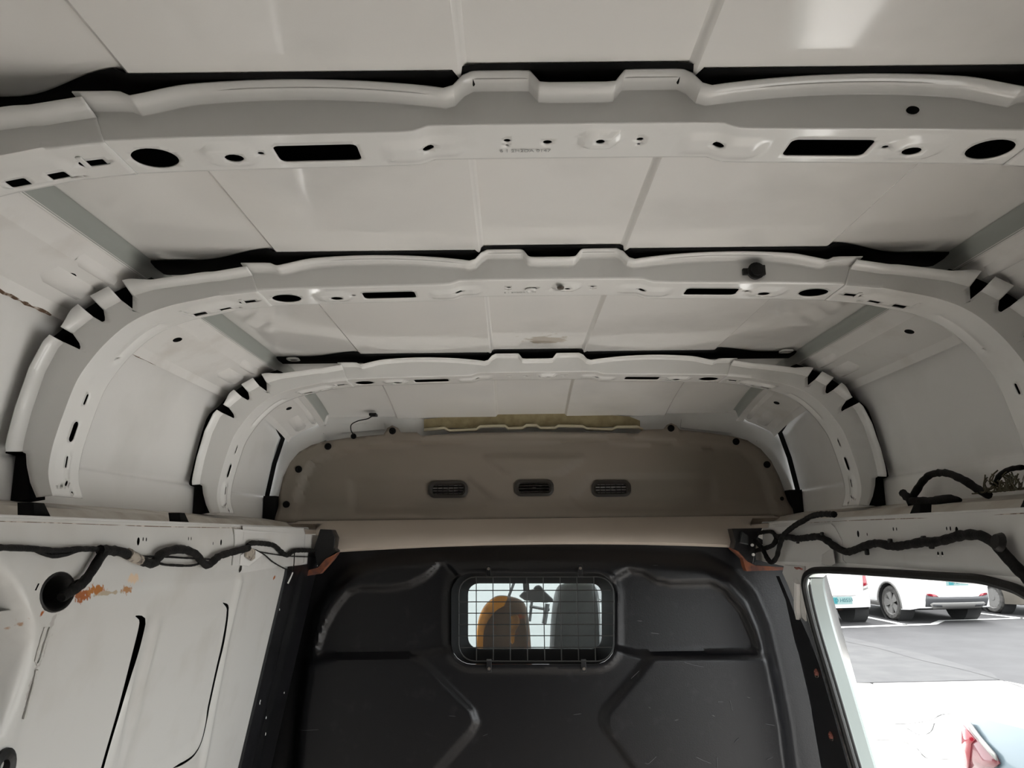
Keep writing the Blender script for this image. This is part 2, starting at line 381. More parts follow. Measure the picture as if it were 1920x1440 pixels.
# oval spacer tabs pressed in the roof skin just behind the third bow
for px, py in ((550, 671), (948, 665), (1068, 664), (1203, 664), (1474, 656)):
    p = az(px, py, .429); zz = float(roof_z(p[0], p[1]))
    V, Fc = sheet(rrect(p[0], p[1], .030, .034, .010), [rrect(p[0], p[1]+.004, .018, .014, .006)], .008, lambda q: np.c_[q, np.full(len(q), zz-.0045)])
    obj('spacer_tab', V, Fc, m_roof, ceil, solid=.003, bevel=.001)
p = az(815, 668, .424); MB().disc((p[0], p[1], p[2]-.002), .012, .0015).go('hole_shade_disc', m_gapblack, ceil)  # black disc painting the dark of a hole in the roof

def profile_strip(name, prof, y0, y1, m, side, kind='structure', ny=24, parent=None, solid=0):
    P = [[(side*x, y, z) for x, z in prof] for y in np.linspace(y0, y1, ny)]
    return MB().grid(P).go(name, m, parent, ang=25, kind=kind if parent is None else None, solid=solid)
YB = [.678, 1.134, 1.794]; DEP = [.068, .080, .090]; DZ = [.0, -.001, -.006]
# cant rails (roof corner rails) with their holes, beads and seams
cant_prof = [(.640, .404), (.648, .402), (.652, .395), (.663, .392), (.668, .384), (.680, .380), (.700, .371), (.722, .360), (.741, .350), (.745, .347), (.751, .332)]
cp = np.array(cant_prof); cs = np.r_[0, np.cumsum(np.linalg.norm(np.diff(cp, axis=0), axis=1))]
def cant_map(side, drop=True):
    def f(q):
        x = np.interp(q[:, 0], cs, cp[:, 0]); z = np.interp(q[:, 0], cs, cp[:, 1])
        z = z-.05*(np.maximum(0, q[:, 1]-2.0)/.4)**2
        return np.c_[side*x, q[:, 1], z]
    return f
for si, side in enumerate((-1, 1)):
    holes = []
    sh = cs[6]-.004
    for yy in (1.055, 1.42, .56, 2.17): holes.append(ell(sh, yy, .0085, .011, 14))
    V, Fc = sheet([(0, YR), (cs[-1], YR), (cs[-1], YF), (0, YF)], holes, .010, cant_map(side))
    o = obj('trim_%d' % (si+1), V, Fc, m_cant, ang=28, kind='structure')
    MB().grid([[(side*x, y, z-.05*(max(0, y-2.0)/.4)**2) for x, z in ((.64, .425), (.70, .405), (.75, .375), (.79, .325), (.80, .30))] for y in np.linspace(YR, YF, 12)]).go('corner_cavity_shade', m_gapblack, o)  # black closing sheet, painting the cavity behind the holes dark
    # raised end pads next to every bow
    fm = cant_map(side)
    for yb, d in zip(YB+[2.36], DEP+[.05]):
        for (s0, s1) in ((.022, .045), (.062, .098)):
            y0, y1 = yb-.115, yb-.012
            q = np.array([(s, y) for y in (y0, y0+.02, y1-.006, y1) for s in (s0, s0+.008, s1-.008, s1)]); P = fm(q).reshape(4, 4, 3)
            P[1:3, 1:3, 2] -= .005; P[1:3, 1:3, 0] -= side*.004
            MB().grid(P).go('end_pad', m_cant, o, ang=60)
    # rusty seam along the lower lip
    for (y0, y1, r) in ((.2, 1.12, .0028), (1.33, 1.47, .0016)) if side < 0 else ((.3, .9, .0012),):
        pts = [(side*(.7525+.001*random.random()), y, .333+.0015*random.random()) for y in np.arange(y0, y1, .012)]
        MB().tube(pts, r, 5, jit=.9).go('rust_seam', m_seam, o)
# outer side skins above the belt rail
skin_prof = [(.747, .348), (.764, .330), (.778, .29), (.789, .25), (.800, .195), (.808, .150), (.812, .128), (.805, .113), (.804, .06), (.804, .0), (.80, -.1)]
SK = {}
for name, side in (('wall_left', -1), ('wall_right', 1)):
    SK[side] = profile_strip(name, [(x, z) for x, z in spline(skin_prof, 4)], YR, YF, m_skin, side)
# belt rails: hollow box with drilled face, top lip, bottom roll
def rail_holes(side):
    L = []
    H = ([(260, 1015, .0042, .0060), (269, 1011, .0018, .003), (275, 1011.5, .0018, .003), (354, 1010, .0016, .003), (359, 1010, .0016, .003), (415, 1017, .0042, .0055), (400, 1019, .0015, .003), (555, 1013, .004, .004)]
         if side < 0 else [(1609, 1001, .0048, .0065), (1626, 1002, .0018, .003), (1675, 992, .0022, .0035), (1681, 992, .0018, .003), (1775, 991, .0018, .003), (1782, 991, .002, .0035), (1794, 995, .0042, .0062), (1759, 1039, .0028, .0042), (1767, 1039, .0028, .0042), (1533, 1019, .004, .005)])
    for px, py, ry, rz in H:
        p = aw(px, py, side); L.append(ell(p[1], p[2], ry, rz, 12))
    return L
for si, side in enumerate((-1, 1)):
    y1 = 2.10
    def fm(q, side=side):
        x = WX+.004*sm((q[:, 1]-.012)/.012)+.010*sm((-.060-q[:, 1])/.014)**2
        x = x+.012*sm((q[:, 0]-2.075)/.03)**2
        return np.c_[side*x, q[:, 0], q[:, 1]]
    r = MB().grid([[(side*x, y, z) for x, z in ((.638, .024), (.70, .026), (.730, .047), (.806, .060))] for y in np.linspace(YR, 2.36, 30)]).go('trim_%d' % (si+3), m_shelf, ang=20, kind='structure')
    ya = YR if side > 0 else 1.60
    V, Fc = sheet([(ya, -.074), (y1, -.074), (y1, .026), (ya, .026)], [h for h in rail_holes(side) if min(p[0] for p in h) > ya+.01], .012, (lambda q: fm(q)-np.array([side*.003, 0, 0])) if side < 0 else fm)
    obj('rail_face', V, Fc, m_rail, r, ang=40)
    MB().tube([(side*.6190, y, .0212+.0006*math.sin(y*9)) for y in np.linspace(YR, 2.05, 40)], .0008, 5, jit=.6).go('seam_line', m_seam, r)
    # end cap, top lip, dusty shelf and its riser
    MB().grid([[(side*(WX+.01), y1, z), (side*.79, y1, z)] for z in (-.074, .026)]).go('end_cap', m_rail, r)
    MB().grid([[(side*x, y, z) for x, z in ((WX+.004, .026), (.622, .029), (.640, .029), (.641, .026))] for y in np.linspace(YR, 2.14, 20)]).go('top_lip', m_rail, r, solid=.001)
    MB().grid([[(side*x, y, z) for x, z in ((WX+.015, -.075), (.70, -.085), (.80, -.10))] for y in np.linspace(YR, 2.2, 10)]).go('rail_floor', m_rail, r)
    MB().grid([[(side*.650, y, z) for z in (-.078, .022)] for y in (YR, 2.09)]).go('rail_shade_liner', m_gapblack, r)  # black liner added so the rail holes look dark inside
    # sheet-metal joint: overlapping doubler with a sharp step
    j = [aw(x, y, side, .0022) for x, y in ((440, 992), (441, 1015), (436, 1060), (600, 1062), (600, 1004), (570, 1001), (500, 997))] if side < 0 else [aw(x, y, side, .0022) for x, y in ((1558, 982), (1566, 990), (1577, 1012), (1580, 1050), (1586, 1056), (1430, 1052), (1430, 990))]
    MB().prism(j, (side*.002, 0, 0)).go('doubler_plate', m_rail, r)
    # torn tape bracket fold
    q = [(452, 1040), (470, 1028), (478, 1040), (466, 1062), (450, 1060)] if side < 0 else [(1541, 1040), (1565, 1026), (1581, 1056), (1560, 1061), (1540, 1058)]
    P = [aw(x, y, side, .004) for x, y in q]; P[2] = P[2]-np.array([side*.018, 0, 0]); P[1] = P[1]-np.array([side*.004, 0, 0])
    MB().prism(P, (side*.002, 0, 0)).go('bent_bracket', m_rail, r, bevel=.001)
    # black pads stand in for the shaded cut-outs at the shelf edge
    for px in ((78, 345) if side < 0 else (1717, 1930)):
        py = {78: 955, 345: 974, 1717: 959, 1930: 945}[px]
        c = ax(px, py, side*.648); w = .018
        P = [(side*.645, c[1]-w, .028), (side*.652, c[1]-w*.6, .047), (side*.652, c[1]+w*.6, .047), (side*.645, c[1]+w, .028)]
        MB().prism(P, (side*.02, 0, 0)).go('slot_shade_pad', m_gapblack, r)
# lower walls
def W2(L, side): return [tuple(aw(x, y, side)[1:]) for x, y in L]
def wallmap(side, feats):
    def f(q):
        h = np.zeros(len(q))
        for kind, poly, d, w in feats:
            if kind == 'in': h += d*inside_step(q, poly, w)
            else: h += d*np.exp(-(segd(q, poly, False)/w)**2)
        h = h+.004*sm((q[:, 1]-.012)/.012)
        return np.c_[side*(wx(q[:, 1])+.0005+h), q[:, 0], q[:, 1]]
    return f
FL = -1.2
bigarc = W2([(-200, 1040), (-60, 1050), (0, 1085), (31, 1120), (45, 1162), (49, 1204), (35, 1270), (14, 1332), (0, 1367), (-60, 1430), (-200, 1440)], -1)
feats = [('in', bigarc, .05, .03),
         ('in', W2([(95, 1180), (150, 1168), (225, 1158), (262, 1150), (268, 1165), (250, 1260), (205, 1440), (150, 1640), (0, 1640), (30, 1400)], -1), .003, .016),
         ('in', W2([(283, 1160), (330, 1150), (400, 1135), (425, 1128), (430, 1145), (412, 1240), (392, 1330), (372, 1390), (350, 1415), (330, 1430), (215, 1500), (240, 1330)], -1), .003, .016),
         ('ln', W2([(300, 1165), (262, 1330), (215, 1500)], -1), -.004, .006), ('ln', W2([(272, 1160), (235, 1330), (190, 1500)], -1), -.003, .004),
         ('ln', W2([(150, 1110), (175, 1092), (215, 1088), (300, 1082), (420, 1070), (500, 1068)], -1), .0035, .004),
         ('ln', W2([(133, 1125), (110, 1170), (85, 1240)], -1), .0022, .0025),
         ('ln', W2([(450, 1090), (425, 1200), (400, 1330), (380, 1440)], -1), -.005, .012)]
def slotband(L, w):
    P = resample(np.array(spline(W2(L, -1), 6)), .008); T = np.gradient(P, axis=0); N = np.c_[-T[:, 1], T[:, 0]]; N /= np.linalg.norm(N, axis=1)[:, None]
    ww = w*np.minimum(1, np.minimum(np.arange(len(P)), np.arange(len(P))[::-1])/4.+.15)[:, None]
    return list(map(tuple, P+N*ww))+list(map(tuple, (P-N*ww)[::-1]))
holes = [[tuple(p) for p in slotband([(258, 1155), (267, 1160), (266, 1178), (250, 1245), (228, 1330), (202, 1420), (180, 1500), (150, 1600)], .0048)],
         [tuple(p) for p in slotband([(420, 1130), (428, 1137), (428, 1155), (418, 1210), (405, 1270), (392, 1330), (380, 1385), (367, 1412), (350, 1427), (325, 1440)], .0028)],
         [tuple(p) for p in W2([(66, 1107), (72, 1094), (75, 1094), (69, 1107)], -1)]]
gc = aw(110, 1110, -1); GR = .5*(aw(139, 1112, -1)[1]-aw(81, 1108, -1)[1]); GRZ = .5*(aw(110, 1078, -1)[2]-aw(110, 1145, -1)[2])
holes.append(ell(gc[1], gc[2], GR, GRZ, 28))
g3 = aw(3, 1440, -1)
lowL = [(YR, .026), (1.70, .026), (1.70, -.02), (1.915, -.03), (1.915, FL), (YR, FL)]
holes += [h for h in rail_holes(-1) if max(p[0] for p in h) < 1.60]
V, Fc = sheet(lowL, holes, .0115, wallmap(-1, feats))
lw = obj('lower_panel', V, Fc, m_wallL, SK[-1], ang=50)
MB().grid([[(-x, y, z) for x, y in ((wx(z)+.004, 1.915), (wx(z)+.012, 1.928), (wx(z)+.06, 1.935))] for z in (-.06, -.3, -.6, FL)]).go('return_flange', m_wallL, SK[-1])
MB().grid([[(-wx(z)-.075, y, z) for y in (YR, 2.3)] for z in (.02, -.5, FL)]).go('cavity_shade_back', m_gapblack, SK[-1])  # black sheet painting the cavity behind the slots dark
m_mark = mat('grey wall mark', (.44, .43, .405), .7, noise=(120, (.52, .51, .49), .45, .6))
for L, rr_ in (([(94, 1176), (86, 1200), (76, 1235), (70, 1247)], .0016), ([(84, 1176), (76, 1200), (66, 1238), (70, 1247)], .0014), ([(68, 1256), (62, 1285), (54, 1315), (45, 1348)], .0018)):
    MB().tube(resample(np.array([aw(x, y, -1, .000) for x, y in L]), .005), rr_, 5, jit=1.2).go('wall_mark', m_mark, SK[-1])  # grey tubes stand in for the wall's embossed outline and dashed mark
# right lower wall with the sliding-door opening
seal_px = [(1625, 1500), (1600, 1418), (1560, 1280), (1530, 1180), (1513, 1110), (1512, 1086), (1521, 1073), (1545, 1069), (1640, 1073), (1785, 1082), (1841, 1086), (1883, 1096), (1922, 1110), (1975, 1148), (2040, 1230)]
sp = [aw(x, y, 1) for x, y in seal_px]
yl = sp[0][1]; path = [(yl-.04, FL+.02)]+[(p[1], p[2]) for p in sp]+[(sp[-1][1]-.0, FL+.02)]
dpoly = [tuple(p) for p in spline([(p[1], p[2]) for p in sp], 4)]
dpoly = [(dpoly[0][0]-.06, FL+.02), (dpoly[0][0]-.03, -.8)]+dpoly+[(dpoly[-1][0]-.01, -.8), (dpoly[-1][0]-.01, FL+.02)]
V, Fc = sheet([(YR, -.055), (2.2, -.03), (2.2, -.074), (1.915, -.085), (1.90, FL), (YR, FL)], [dpoly, rrect(.58, -.62, .44, 1.02, .12, 5)], .02, wallmap(1, []))  # second opening is unseen, added to brighten the interior
obj('lower_panel', V, Fc, m_skin, SK[1], ang=50)
MB().grid([[(wx(z)+o_, y, z) for y, o_ in ((2.10, .145), (2.45, .23))] for z in (-.07, -.5, FL)]).go('unseen_gap_skin', m_skin, SK[1])  # unseen skin placed so a gap lets light onto the partition flange
# outer jamb of the door post, with its edge strip in painted shade
jp = spline([aw(x, y, 1) for x, y in seal_px[:6]], 4)
rows = []
for p in jp[::-1]+[np.array([wx(-1.0), jp[0][1]-.05, -1.0]), np.array([wx(-1.18), jp[0][1]-.07, -1.18])]:
    rows.append([(p[0]+dx, p[1]+dy, p[2]) for dx, dy in ((-.002, .004), (.014, .008), (.016, .014))])
dr = MB().grid(rows).go('door_1', m_jamb, ang=30, kind='structure')
MB().grid([[tuple(np.array(rw[2])+np.array(o)) for o in ((0, 0, 0), (.006, .010, 0), (.034, .014, 0), (.042, .022, 0), (.043, .12, 0))] for rw in rows]).go('jamb_shade', m_jambshade, dr, ang=30)  # outer strip of the same enamel, its shade painted grey green
hp = spline([aw(x, y, 1) for x, y in seal_px[5:]], 3)
MB().grid([[(p[0]+dx, p[1], p[2]+dz) for dx, dz in ((0, .004), (.04, .004), (.05, .012), (.15, .012))] for p in hp]).go('header_jamb', m_jamb, dr)
full = [np.array([wx(-1.15), dpoly[0][0], -1.15]), np.array([wx(-.8), dpoly[1][0], -.8])]+spline(sp, 5)+[np.array([wx(-.8), dpoly[-1][0], -.8]), np.array([wx(-1.15), dpoly[-1][0], -1.15])]
inw = lambda P, o: [np.array([p[0]-o, p[1], p[2]]) for p in P]
tag(MB().tube(inw(full, .004), .0075, 8).go('weather_seal', m_rub, dr), 'black rubber door seal')
def shrink(P, o):      # second lip, nearer the opening
    Q = []; 
    for i, p in enumerate(P):
        t = P[min(i+1, len(P)-1)]-P[max(i-1, 0)]; n = np.array([0, t[2], -t[1]]); n /= max(np.linalg.norm(n), 1e-6); Q.append(p-np.array([0, n[1], n[2]])*-o+np.array([.010, 0, 0]))
    return Q
MB().tube(shrink(full, .008), .0045, 6).go('seal_lip', m_rub, dr)
lp = [(1519, 1105), (1528, 1150), (1548, 1210)]
# floor, rear sill
MB().prism([(-.85, YR, FL), (.85, YR, FL), (.85, 3.6, FL), (-.85, 3.6, FL)], (0, 0, -.06)).go('floor', m_ply, kind='structure')

MB().prism([(-.85, YR-.01, FL), (.85, YR-.01, FL), (.85, YR-.01, .43), (-.85, YR-.01, .43)], (0, -.04, 0)).go('added_wall_back', m_rearblock, kind='structure')  # added unseen closure, dark to keep light off the bow webs
# front ring of the body round the upper lining
V, Fc = sheet([(-.81, -.02), (.81, -.02), (.81, .30), (.75, .345), (.64, .39), (-.64, .39), (-.75, .345), (-.81, .30)],
              [], .03, lambda q: np.c_[q[:, 0], np.full(len(q), 2.375), q[:, 1]])
wf = obj('wall_front', V, Fc, m_bow, kind='structure')
def rimfold(L, w, d, name):
    P = spline([ay(x, y, 2.36) for x, y in L], 4); rows = []
    for i, p in enumerate(P):
        t = P[min(i+1, len(P)-1)]-P[max(i-1, 0)]; n = np.array([-t[2], 0, t[0]]); n /= np.linalg.norm(n)
        rows.append([p+np.array([0, .012, 0]), p, p+n*w, p+n*w+np.array([0, d, 0])])
    return MB().grid(rows).go(name, m_bow, wf)
rimfold([(520, 925), (530, 890), (548, 850), (572, 825), (590, 818), (606, 812)], -.024, .03, 'ring_flange')
rimfold([(1490, 925), (1470, 880), (1452, 850), (1437, 835), (1420, 826)], .024, .03, 'ring_flange')
# header seam panel lines
for L in ([(632, 797), (720, 793), (722, 805), (640, 812)], [(1278, 786), (1358, 790), (1372, 812), (1276, 802)]):
    MB().prism([ay(x, y, 2.37) for x, y in L], (0, .004, 0)).go('header_plate', m_bow, wf)
for side in (-1, 1):      # black strip painting the dark gap between ring and skin
    pr_ = [(.812, .02), (.812, .13), (.795, .225), (.772, .305), (.752, .335)]
    MB().grid([[(side*(x-a), 2.368-b, z) for a, b in ((.011, 0), (.003, .02))] for x, z in pr_]).go('gap_shade_bead', m_gapblack, wf)
    MB().box((side*.785, 2.34, .075), (.035, .05, .10)).go('cavity_block', m_gapblack, wf)

# ================================================================== roof bows
INN = [(0, .388), (.135, .3875), (.150, .384), (.165, .3815), (.25, .380), (.34, .3785), (.42, .3765), (.48, .373), (.54, .362), (.595, .349), (.640, .328), (.675, .297), (.700, .264), (.717, .232), (.732, .18), (.741, .14), (.744, .11), (.742, .09), (.734, .066)]
OUT = [(.46, .4005), (.51, .392), (.56, .385), (.61, .378), (.65, .366), (.69, .343), (.722, .316), (.748, .288), (.764, .25), (.778, .19), (.784, .150), (.785, .137), (.7845, .130)]
OUT2 = [(.779, .128), (.776, .11), (.768, .085), (.757, .064)]
def out_center(x):       # contour of the beam's upper edge: tabs, dips and the two long arcs
    x = np.abs(x)
    z = .410+.013*sm((x-.034)/.012)-.018*sm((x-.100)/.022)
    arc = .4045+.0115*np.sin(np.pi*np.clip((x-.122)/.30, 0, 1))**.8
    z = np.where(x > .122, arc+.0*x, z)
    z = z-.005*sm((x-.36)/.06)+.006*sm((x-.416)/.012)
    return z
HOLES_C = lambda d, v: ([ell(s*.420, .55*d+v, .0225, .0205, 28) for s in (-1, 1)] +
                    [ell(s*.340, .53*d+v, .0095, .0080, 14) for s in (-1, 1)] + [ell(s*.313, .50*d+v, .0034, .003, 10) for s in (-1, 1)] +
                    [rrect(s*.2566, .54*d+v, .083, .033, .006, 3) for s in (-1, 1)] + [ell(s*.1455, .50*d+v, .0058, .0050, 12) for s in (-1, 1)] +
                    [ell(s*.0665, .44*d+v, .0036, .0032, 10) for s in (-1, 1)] + [ell(s*.0665, .58*d+v, .0018, .0016, 8) for s in (-1, 1)] +
                    [ell(-.026, .50*d+v, .0046, .004, 12), ell(.026, .36*d+v, .0046, .004, 12)])
def ridge_h(q, d):       # pressed pads of the beam's lower face (metres towards the load space)
    h = np.zeros(len(q))
    for s in (-1, 1):
        h += .0035*inside_step(q, rrect(s*.345, .53*d, .050, .040, .016), .006)
        h += .0030*inside_step(q, rrect(s*.150, .58*d, .074, .036, .008), .005)
    h += .0055*inside_step(q, rrect(.026, .42*d, .036, .028, .011), .007)
    return h
def bow(i, label):
    yb, d, dz = YB[i], DEP[i], DZ[i]
    root = empty('roof_bow', label, 'roof bow', (0, yb, .06), 'roof bows across the load space')
    I = np.array(spline(INN, 6))
    # ---- centre beam
    Ic = resample(I[I[:, 0] <= .475], .009); Ic = np.r_[np.c_[-Ic[:0:-1, 0], Ic[:0:-1, 1]], Ic]
    xo = Ic[:, 0]; zo = out_center(xo)
    b = MB()
    # web with rounded top, then flange leaning towards the rear of the van
    rows = [[(x, yb, zi+(z-zi)*t+dz) for x, zi, z in zip(xo, Ic[:, 1], zo)] for t in (0, .35, .7, 1)]
    rows += [[(x, yb-w, z+.002+h+dz) for x, z in zip(xo, zo)] for w, h in ((.010, 0), (.028, .002))]
    b.grid(rows)
    MB().grid([[(x, yb+d-.001, z_+dz) for x, z_ in zip(xo, zz)] for zz in (Ic[:, 1]+.001, np.full(len(xo), .427))]).go('front_web', m_gapblack, root)  # hidden web painted black so the hollow looks shaded through the holes
    s = xo
    def fm(q):
        z = np.interp(q[:, 0], Ic[:, 0], Ic[:, 1])
        return np.c_[q[:, 0], yb+q[:, 1], z+dz-ridge_h(q, d)]
    loop = [(x, 0) for x in xo]+[(x, d) for x in xo[::-1]]
    V, Fc = sheet(loop, HOLES_C(d, 0), .0065, fm); b.add(V, Fc)
    cb = b.go('centre_beam', m_bow, root, ang=30, bevel=.0035, solid=.0012)
    # shallow pressed ribs on the flange
    for x0, x1 in ((-.34, -.14), (.17, .34), (-.098, -.045), (.045, .098)):
        xx = np.linspace(x0, x1, 14); P = [(x, yb-.017, float(out_center(np.array([x]))[0])+.0025+dz) for x in xx]
        MB().tube(P, [.0005]+[.0018]*12+[.0005], 6).go('pressed_rib', m_bow, root)
    # ---- side posts
    O = np.array(OUT+OUT2); O = resample(O, .003)
    sO = np.r_[0, np.cumsum(np.linalg.norm(np.diff(O, axis=0), axis=1))]
    T = np.gradient(O, axis=0); T /= np.linalg.norm(T, axis=1)[:, None]; N = np.c_[-T[:, 1], T[:, 0]]      # candidate normal
    N = np.where(((O+N*.01) @ np.array([1, 1.]) > O @ np.array([1, 1.]))[:, None], -N, N)                   # inward
    dep = np.zeros(len(O))
    for (nx, nz, hw, dd) in ((.651, .366, .0075, .024), (.694, .341, .0085, .016), (.735, .302, .0085, .026)):
        k = np.argmin(np.hypot(O[:, 0]-nx, O[:, 1]-nz)); dep = np.maximum(dep, dd*np.sqrt(np.clip(1-((sO-sO[k])/hw)**2, 0, 1)))
    On = O+N*dep[:, None]
    Is = resample(I[I[:, 0] >= .449] if True else I, .005)
    k0 = np.argmax(I[:, 0] >= .449); Is = I[k0:]
    sI = np.r_[0, np.cumsum(np.linalg.norm(np.diff(Is, axis=0), axis=1))]; fr = sO/sO[-1]*sI[-1]
    # keep inner and outer points facing one another round the bend
    Im = np.c_[np.interp(fr, sI, Is[:, 0]), np.interp(fr, sI, Is[:, 1])]
    kO = len(resample(np.array(OUT), .003))
    for side in (-1, 1):
        b = MB(); e = -.0014; zs = -.0016*sm((.06-fr)/.02)
        rows = [[(side*(a[0]+(c[0]-a[0])*t), yb+e, a[1]+(c[1]-a[1])*t+dz+z_) for a, c, z_ in zip(Im, On, zs)] for t in (0, .3, .65, 1)]
        b.grid(rows)
        run = [k for k in range(kO) if dep[k] < .002]
        seg = []
        for k in run+[10**9]:
            if seg and k != seg[-1]+1:
                if len(seg) > 1:
                    leg = lambda k_: .030 if O[k_, 1] < .30 else .026
                    hk = lambda k_: .006+.011*float(sm(np.array((O[k_, 1]-.31)/.02)))*float(sm(np.array((O[k_, 0]-.60)/.04)))
                    b.grid([[(side*(On[q_, 0]-N[q_, 0]*hh*hk(q_)), yb+e-w*leg(q_), On[q_, 1]-N[q_, 1]*hh*hk(q_)+dz+zs[q_]) for q_ in seg] for w, hh in ((0, 0), (.35, .35), (1, 1))])
                seg = []
            if k < 10**8: seg.append(k)
        # lower face with its slots, mapped along the inner contour
        L = float(fr[-1])
        H = []
        def at(x, z): k = np.argmin(np.hypot(Is[:, 0]-x, Is[:, 1]-z)); return sI[k]
        a = at(.520, .367)
        H.append(rrect(at(.517, .367), .70*d, .018, .016, .002, 2)); H.append(rrect(at(.555, .358), .66*d, .020, .015, .002, 2))
        H.append(rrect(at(.476, .373), .55*d, .030, .012, .005, 3))
        H.append(rrect(at(.722, .22), .52*d, .018, .006, .0028, 3)); H.append(rrect(at(.738, .165), .5*d, .032, .013, .006, 3))
        H.append(rrect(at(.744, .118), .45*d, .018, .005, .002, 3)); H.append(ell(at(.740, .084), .5*d, .004, .004, 10)); H.append(ell(at(.737, .074), .68*d, .0035, .0035, 10))
        pad = [rrect(at(.537, .363), .6*d, .075, .030, .010), rrect(at(.744, .112), .45*d, .05, .026, .008), rrect(at(.655, .31), .72*d, .10, .012, .005)]
        Ts = np.gradient(Is, axis=0); Ts /= np.linalg.norm(Ts, axis=1)[:, None]
        def fm2(q):
            x = np.interp(q[:, 0], sI, Is[:, 0]); z = np.interp(q[:, 0], sI, Is[:, 1])
            tx = np.interp(q[:, 0], sI, Ts[:, 0]); tz = np.interp(q[:, 0], sI, Ts[:, 1]); h = 0.0016*sm((.06-q[:, 0])/.02)
            for P_ in pad[:2]: h = h+.004*inside_step(q, P_, .008)
            h = h-.003*inside_step(q, pad[2], .006)
            return np.c_[side*(x+tz*h), yb+e+q[:, 1], z-tx*h+dz]
        V, Fc = sheet([(v, 0) for v in fr]+[(v, d) for v in fr[::-1]], H, .0065, fm2); b.add(V, Fc)
        MB().grid([[(side*x, yb+d-.001, z+dz) for x, z in row] for row in (Im+np.array([.001, .001]), O+np.c_[np.full(len(O), .016), np.full(len(O), .020)])]).go('front_web', m_gapblack, root)
        b.go('side_post', m_bow, root, ang=30, bevel=.0035, solid=.0012)
        # tongue that locks post and beam
        c = I[np.argmin(np.abs(I[:, 0]-.487))]
        MB().box((side*.487, yb+.45*d, c[1]+dz-.003), (.006, .022, .002)).go('locking_tongue', m_bow, root, bevel=.0008)
        # black strip painting the shaded gap between the bow and the outer skin
        pr2 = [(.62, .402), (.66, .386), (.70, .364), (.735, .338), (.752, .318), (.772, .295), (.786, .25), (.797, .195), (.805, .15), (.808, .128)]
        MB().grid([[(side*(x-a_), yb-q_-.012*float(sm(np.array((.315-z)/.03))), z+dz-a_*.3) for q_, a_ in ((-.014, -.004), (-.024, .004), (-d*.5, .008), (-d, .006))] for x, z in spline(pr2, 3)]).go('gap_shade_strip', m_gapblack, root, ang=60)
        bx = [(side*.776, yb+.012, .062), (side*.803, yb+.012, .058), (side*.803, yb+.012, .126), (side*.783, yb+.012, .126)]
        MB().prism(bx, (0, .04, 0)).go('cavity_block', m_gapblack, root)  # black block filling the open cavity at the post foot
    xx = np.linspace(-.628, .628, 90)
    MB().grid([[(x, yb+q_+(.046*float(sm(np.array((abs(x)-.42)/.13))) if k == 0 else .040*float(sm(np.array((abs(x)-.42)/.13))) if k == 1 else 0), float(roof_z(x, yb))-.0012-.004*(k in (1, 2))) for k, q_ in enumerate((-.036, -.008, d*.8, d))] for x in xx]).go('gap_shade_strip', m_gapblack, root, ang=60)  # black strip paints the shaded gap between roof and bow
    return root, cb
bows = [bow(0, 'white roof bow nearest the camera, widest, with large black oval holes'),
        bow(1, 'middle white roof bow carrying a black rubber plug on its rear face'),
        bow(2, 'farthest white roof bow, smallest, in front of the beige upper lining')]
# stamped print on the two nearer bows
for i, px, py in ((0, 995, 273), (1, 970, 548)):
    x = -.048
    text('stamped_number', '6 1 2H2DA 0147', .0075, m_ink, bows[i][0], (x, YB[i]+.72*DEP[i], .3860+DZ[i]), (1, 0, 0), (0, -1, 0))
# small dark oval hole in the nearest bow's rear face, its dark painted as a black disc
p = ay(1710, 208, YB[0]); MB().prism([(p[0]+u, YB[0]-.0022, p[2]+v) for u, v in ell(0, 0, .0062, .0040, 14)], (0, .004, 0)).go('web_hole_disc', m_gapblack, bows[0][0])
p = ay(1415, 511, YB[1])
pl = MB().disc((p[0], YB[1]-.010, p[2]), .0135, .010, (0, 1, 0), 18, .012)
pl.disc((p[0], YB[1]-.014, p[2]), .009, .004, (0, 1, 0), 14); pl.box((p[0]-.014, YB[1]-.004, p[2]), (.012, .006, .010)); pl.box((p[0]+.011, YB[1]-.004, p[2]+.002), (.008, .006, .016))
pl.go('rubber_plug', m_rub, label='black rubber plug stuck in the middle roof bow', cat='plug', origin=(p[0], YB[1], p[2]), bevel=.001)
# brass-bright stud heads and blind nuts of the second bow
for px, py in ((995, 542),):
    p = az(px, py, .386); MB().lathe((p[0], p[1], .386), [(.009, -.001), (.0088, -.003), (.006, -.004), (.0045, -.0025), (.004, 0)], (0, 0, 1), 18).go('blind_nut', m_bow, bows[1][0])
p = az(1051, 535, .384); MB().lathe((p[0], p[1], .381), [(0, -.004), (.005, -.003), (.006, 0)], (0, 0, 1), 12).go('stud', m_worn, bows[1][0])

# ================================================================== upper beige lining
LP = [(527, 985), (524, 930), (532, 895), (545, 868), (562, 848), (585, 835), (610, 828), (655, 821), (720, 815), (727, 803), (736, 798), (747, 803), (752, 811), (782, 811), (790, 817), (890, 812), (1010, 810), (1120, 811), (1195, 813), (1206, 806), (1243, 805), (1250, 797), (1258, 794), (1267, 798), (1274, 806), (1330, 812), (1375, 819), (1400, 826), (1425, 842), (1445, 865), (1460, 895), (1472, 930), (1480, 955), (1478, 975), (1440, 982), (1400, 985)]
lin_top = [tuple(ay(x, y, 2.34)[[0, 2]]) for x, y in LP]
lo_l = [tuple(ay(x, y, 2.34)[[0, 2]]) for x, y in ((1380, 990), (1200, 975), (1000, 968), (800, 972), (640, 992))]
ZL = .062
outl = [(x, z) for x, z in lin_top if z > ZL-.02]
outl = [(outl[0][0], ZL-.015)]+outl+[(outl[-1][0], ZL-.015)]
outl = [p for k, p in enumerate(outl) if k == 0 or np.hypot(p[0]-outl[k-1][0], p[1]-outl[k-1][1]) > .002]
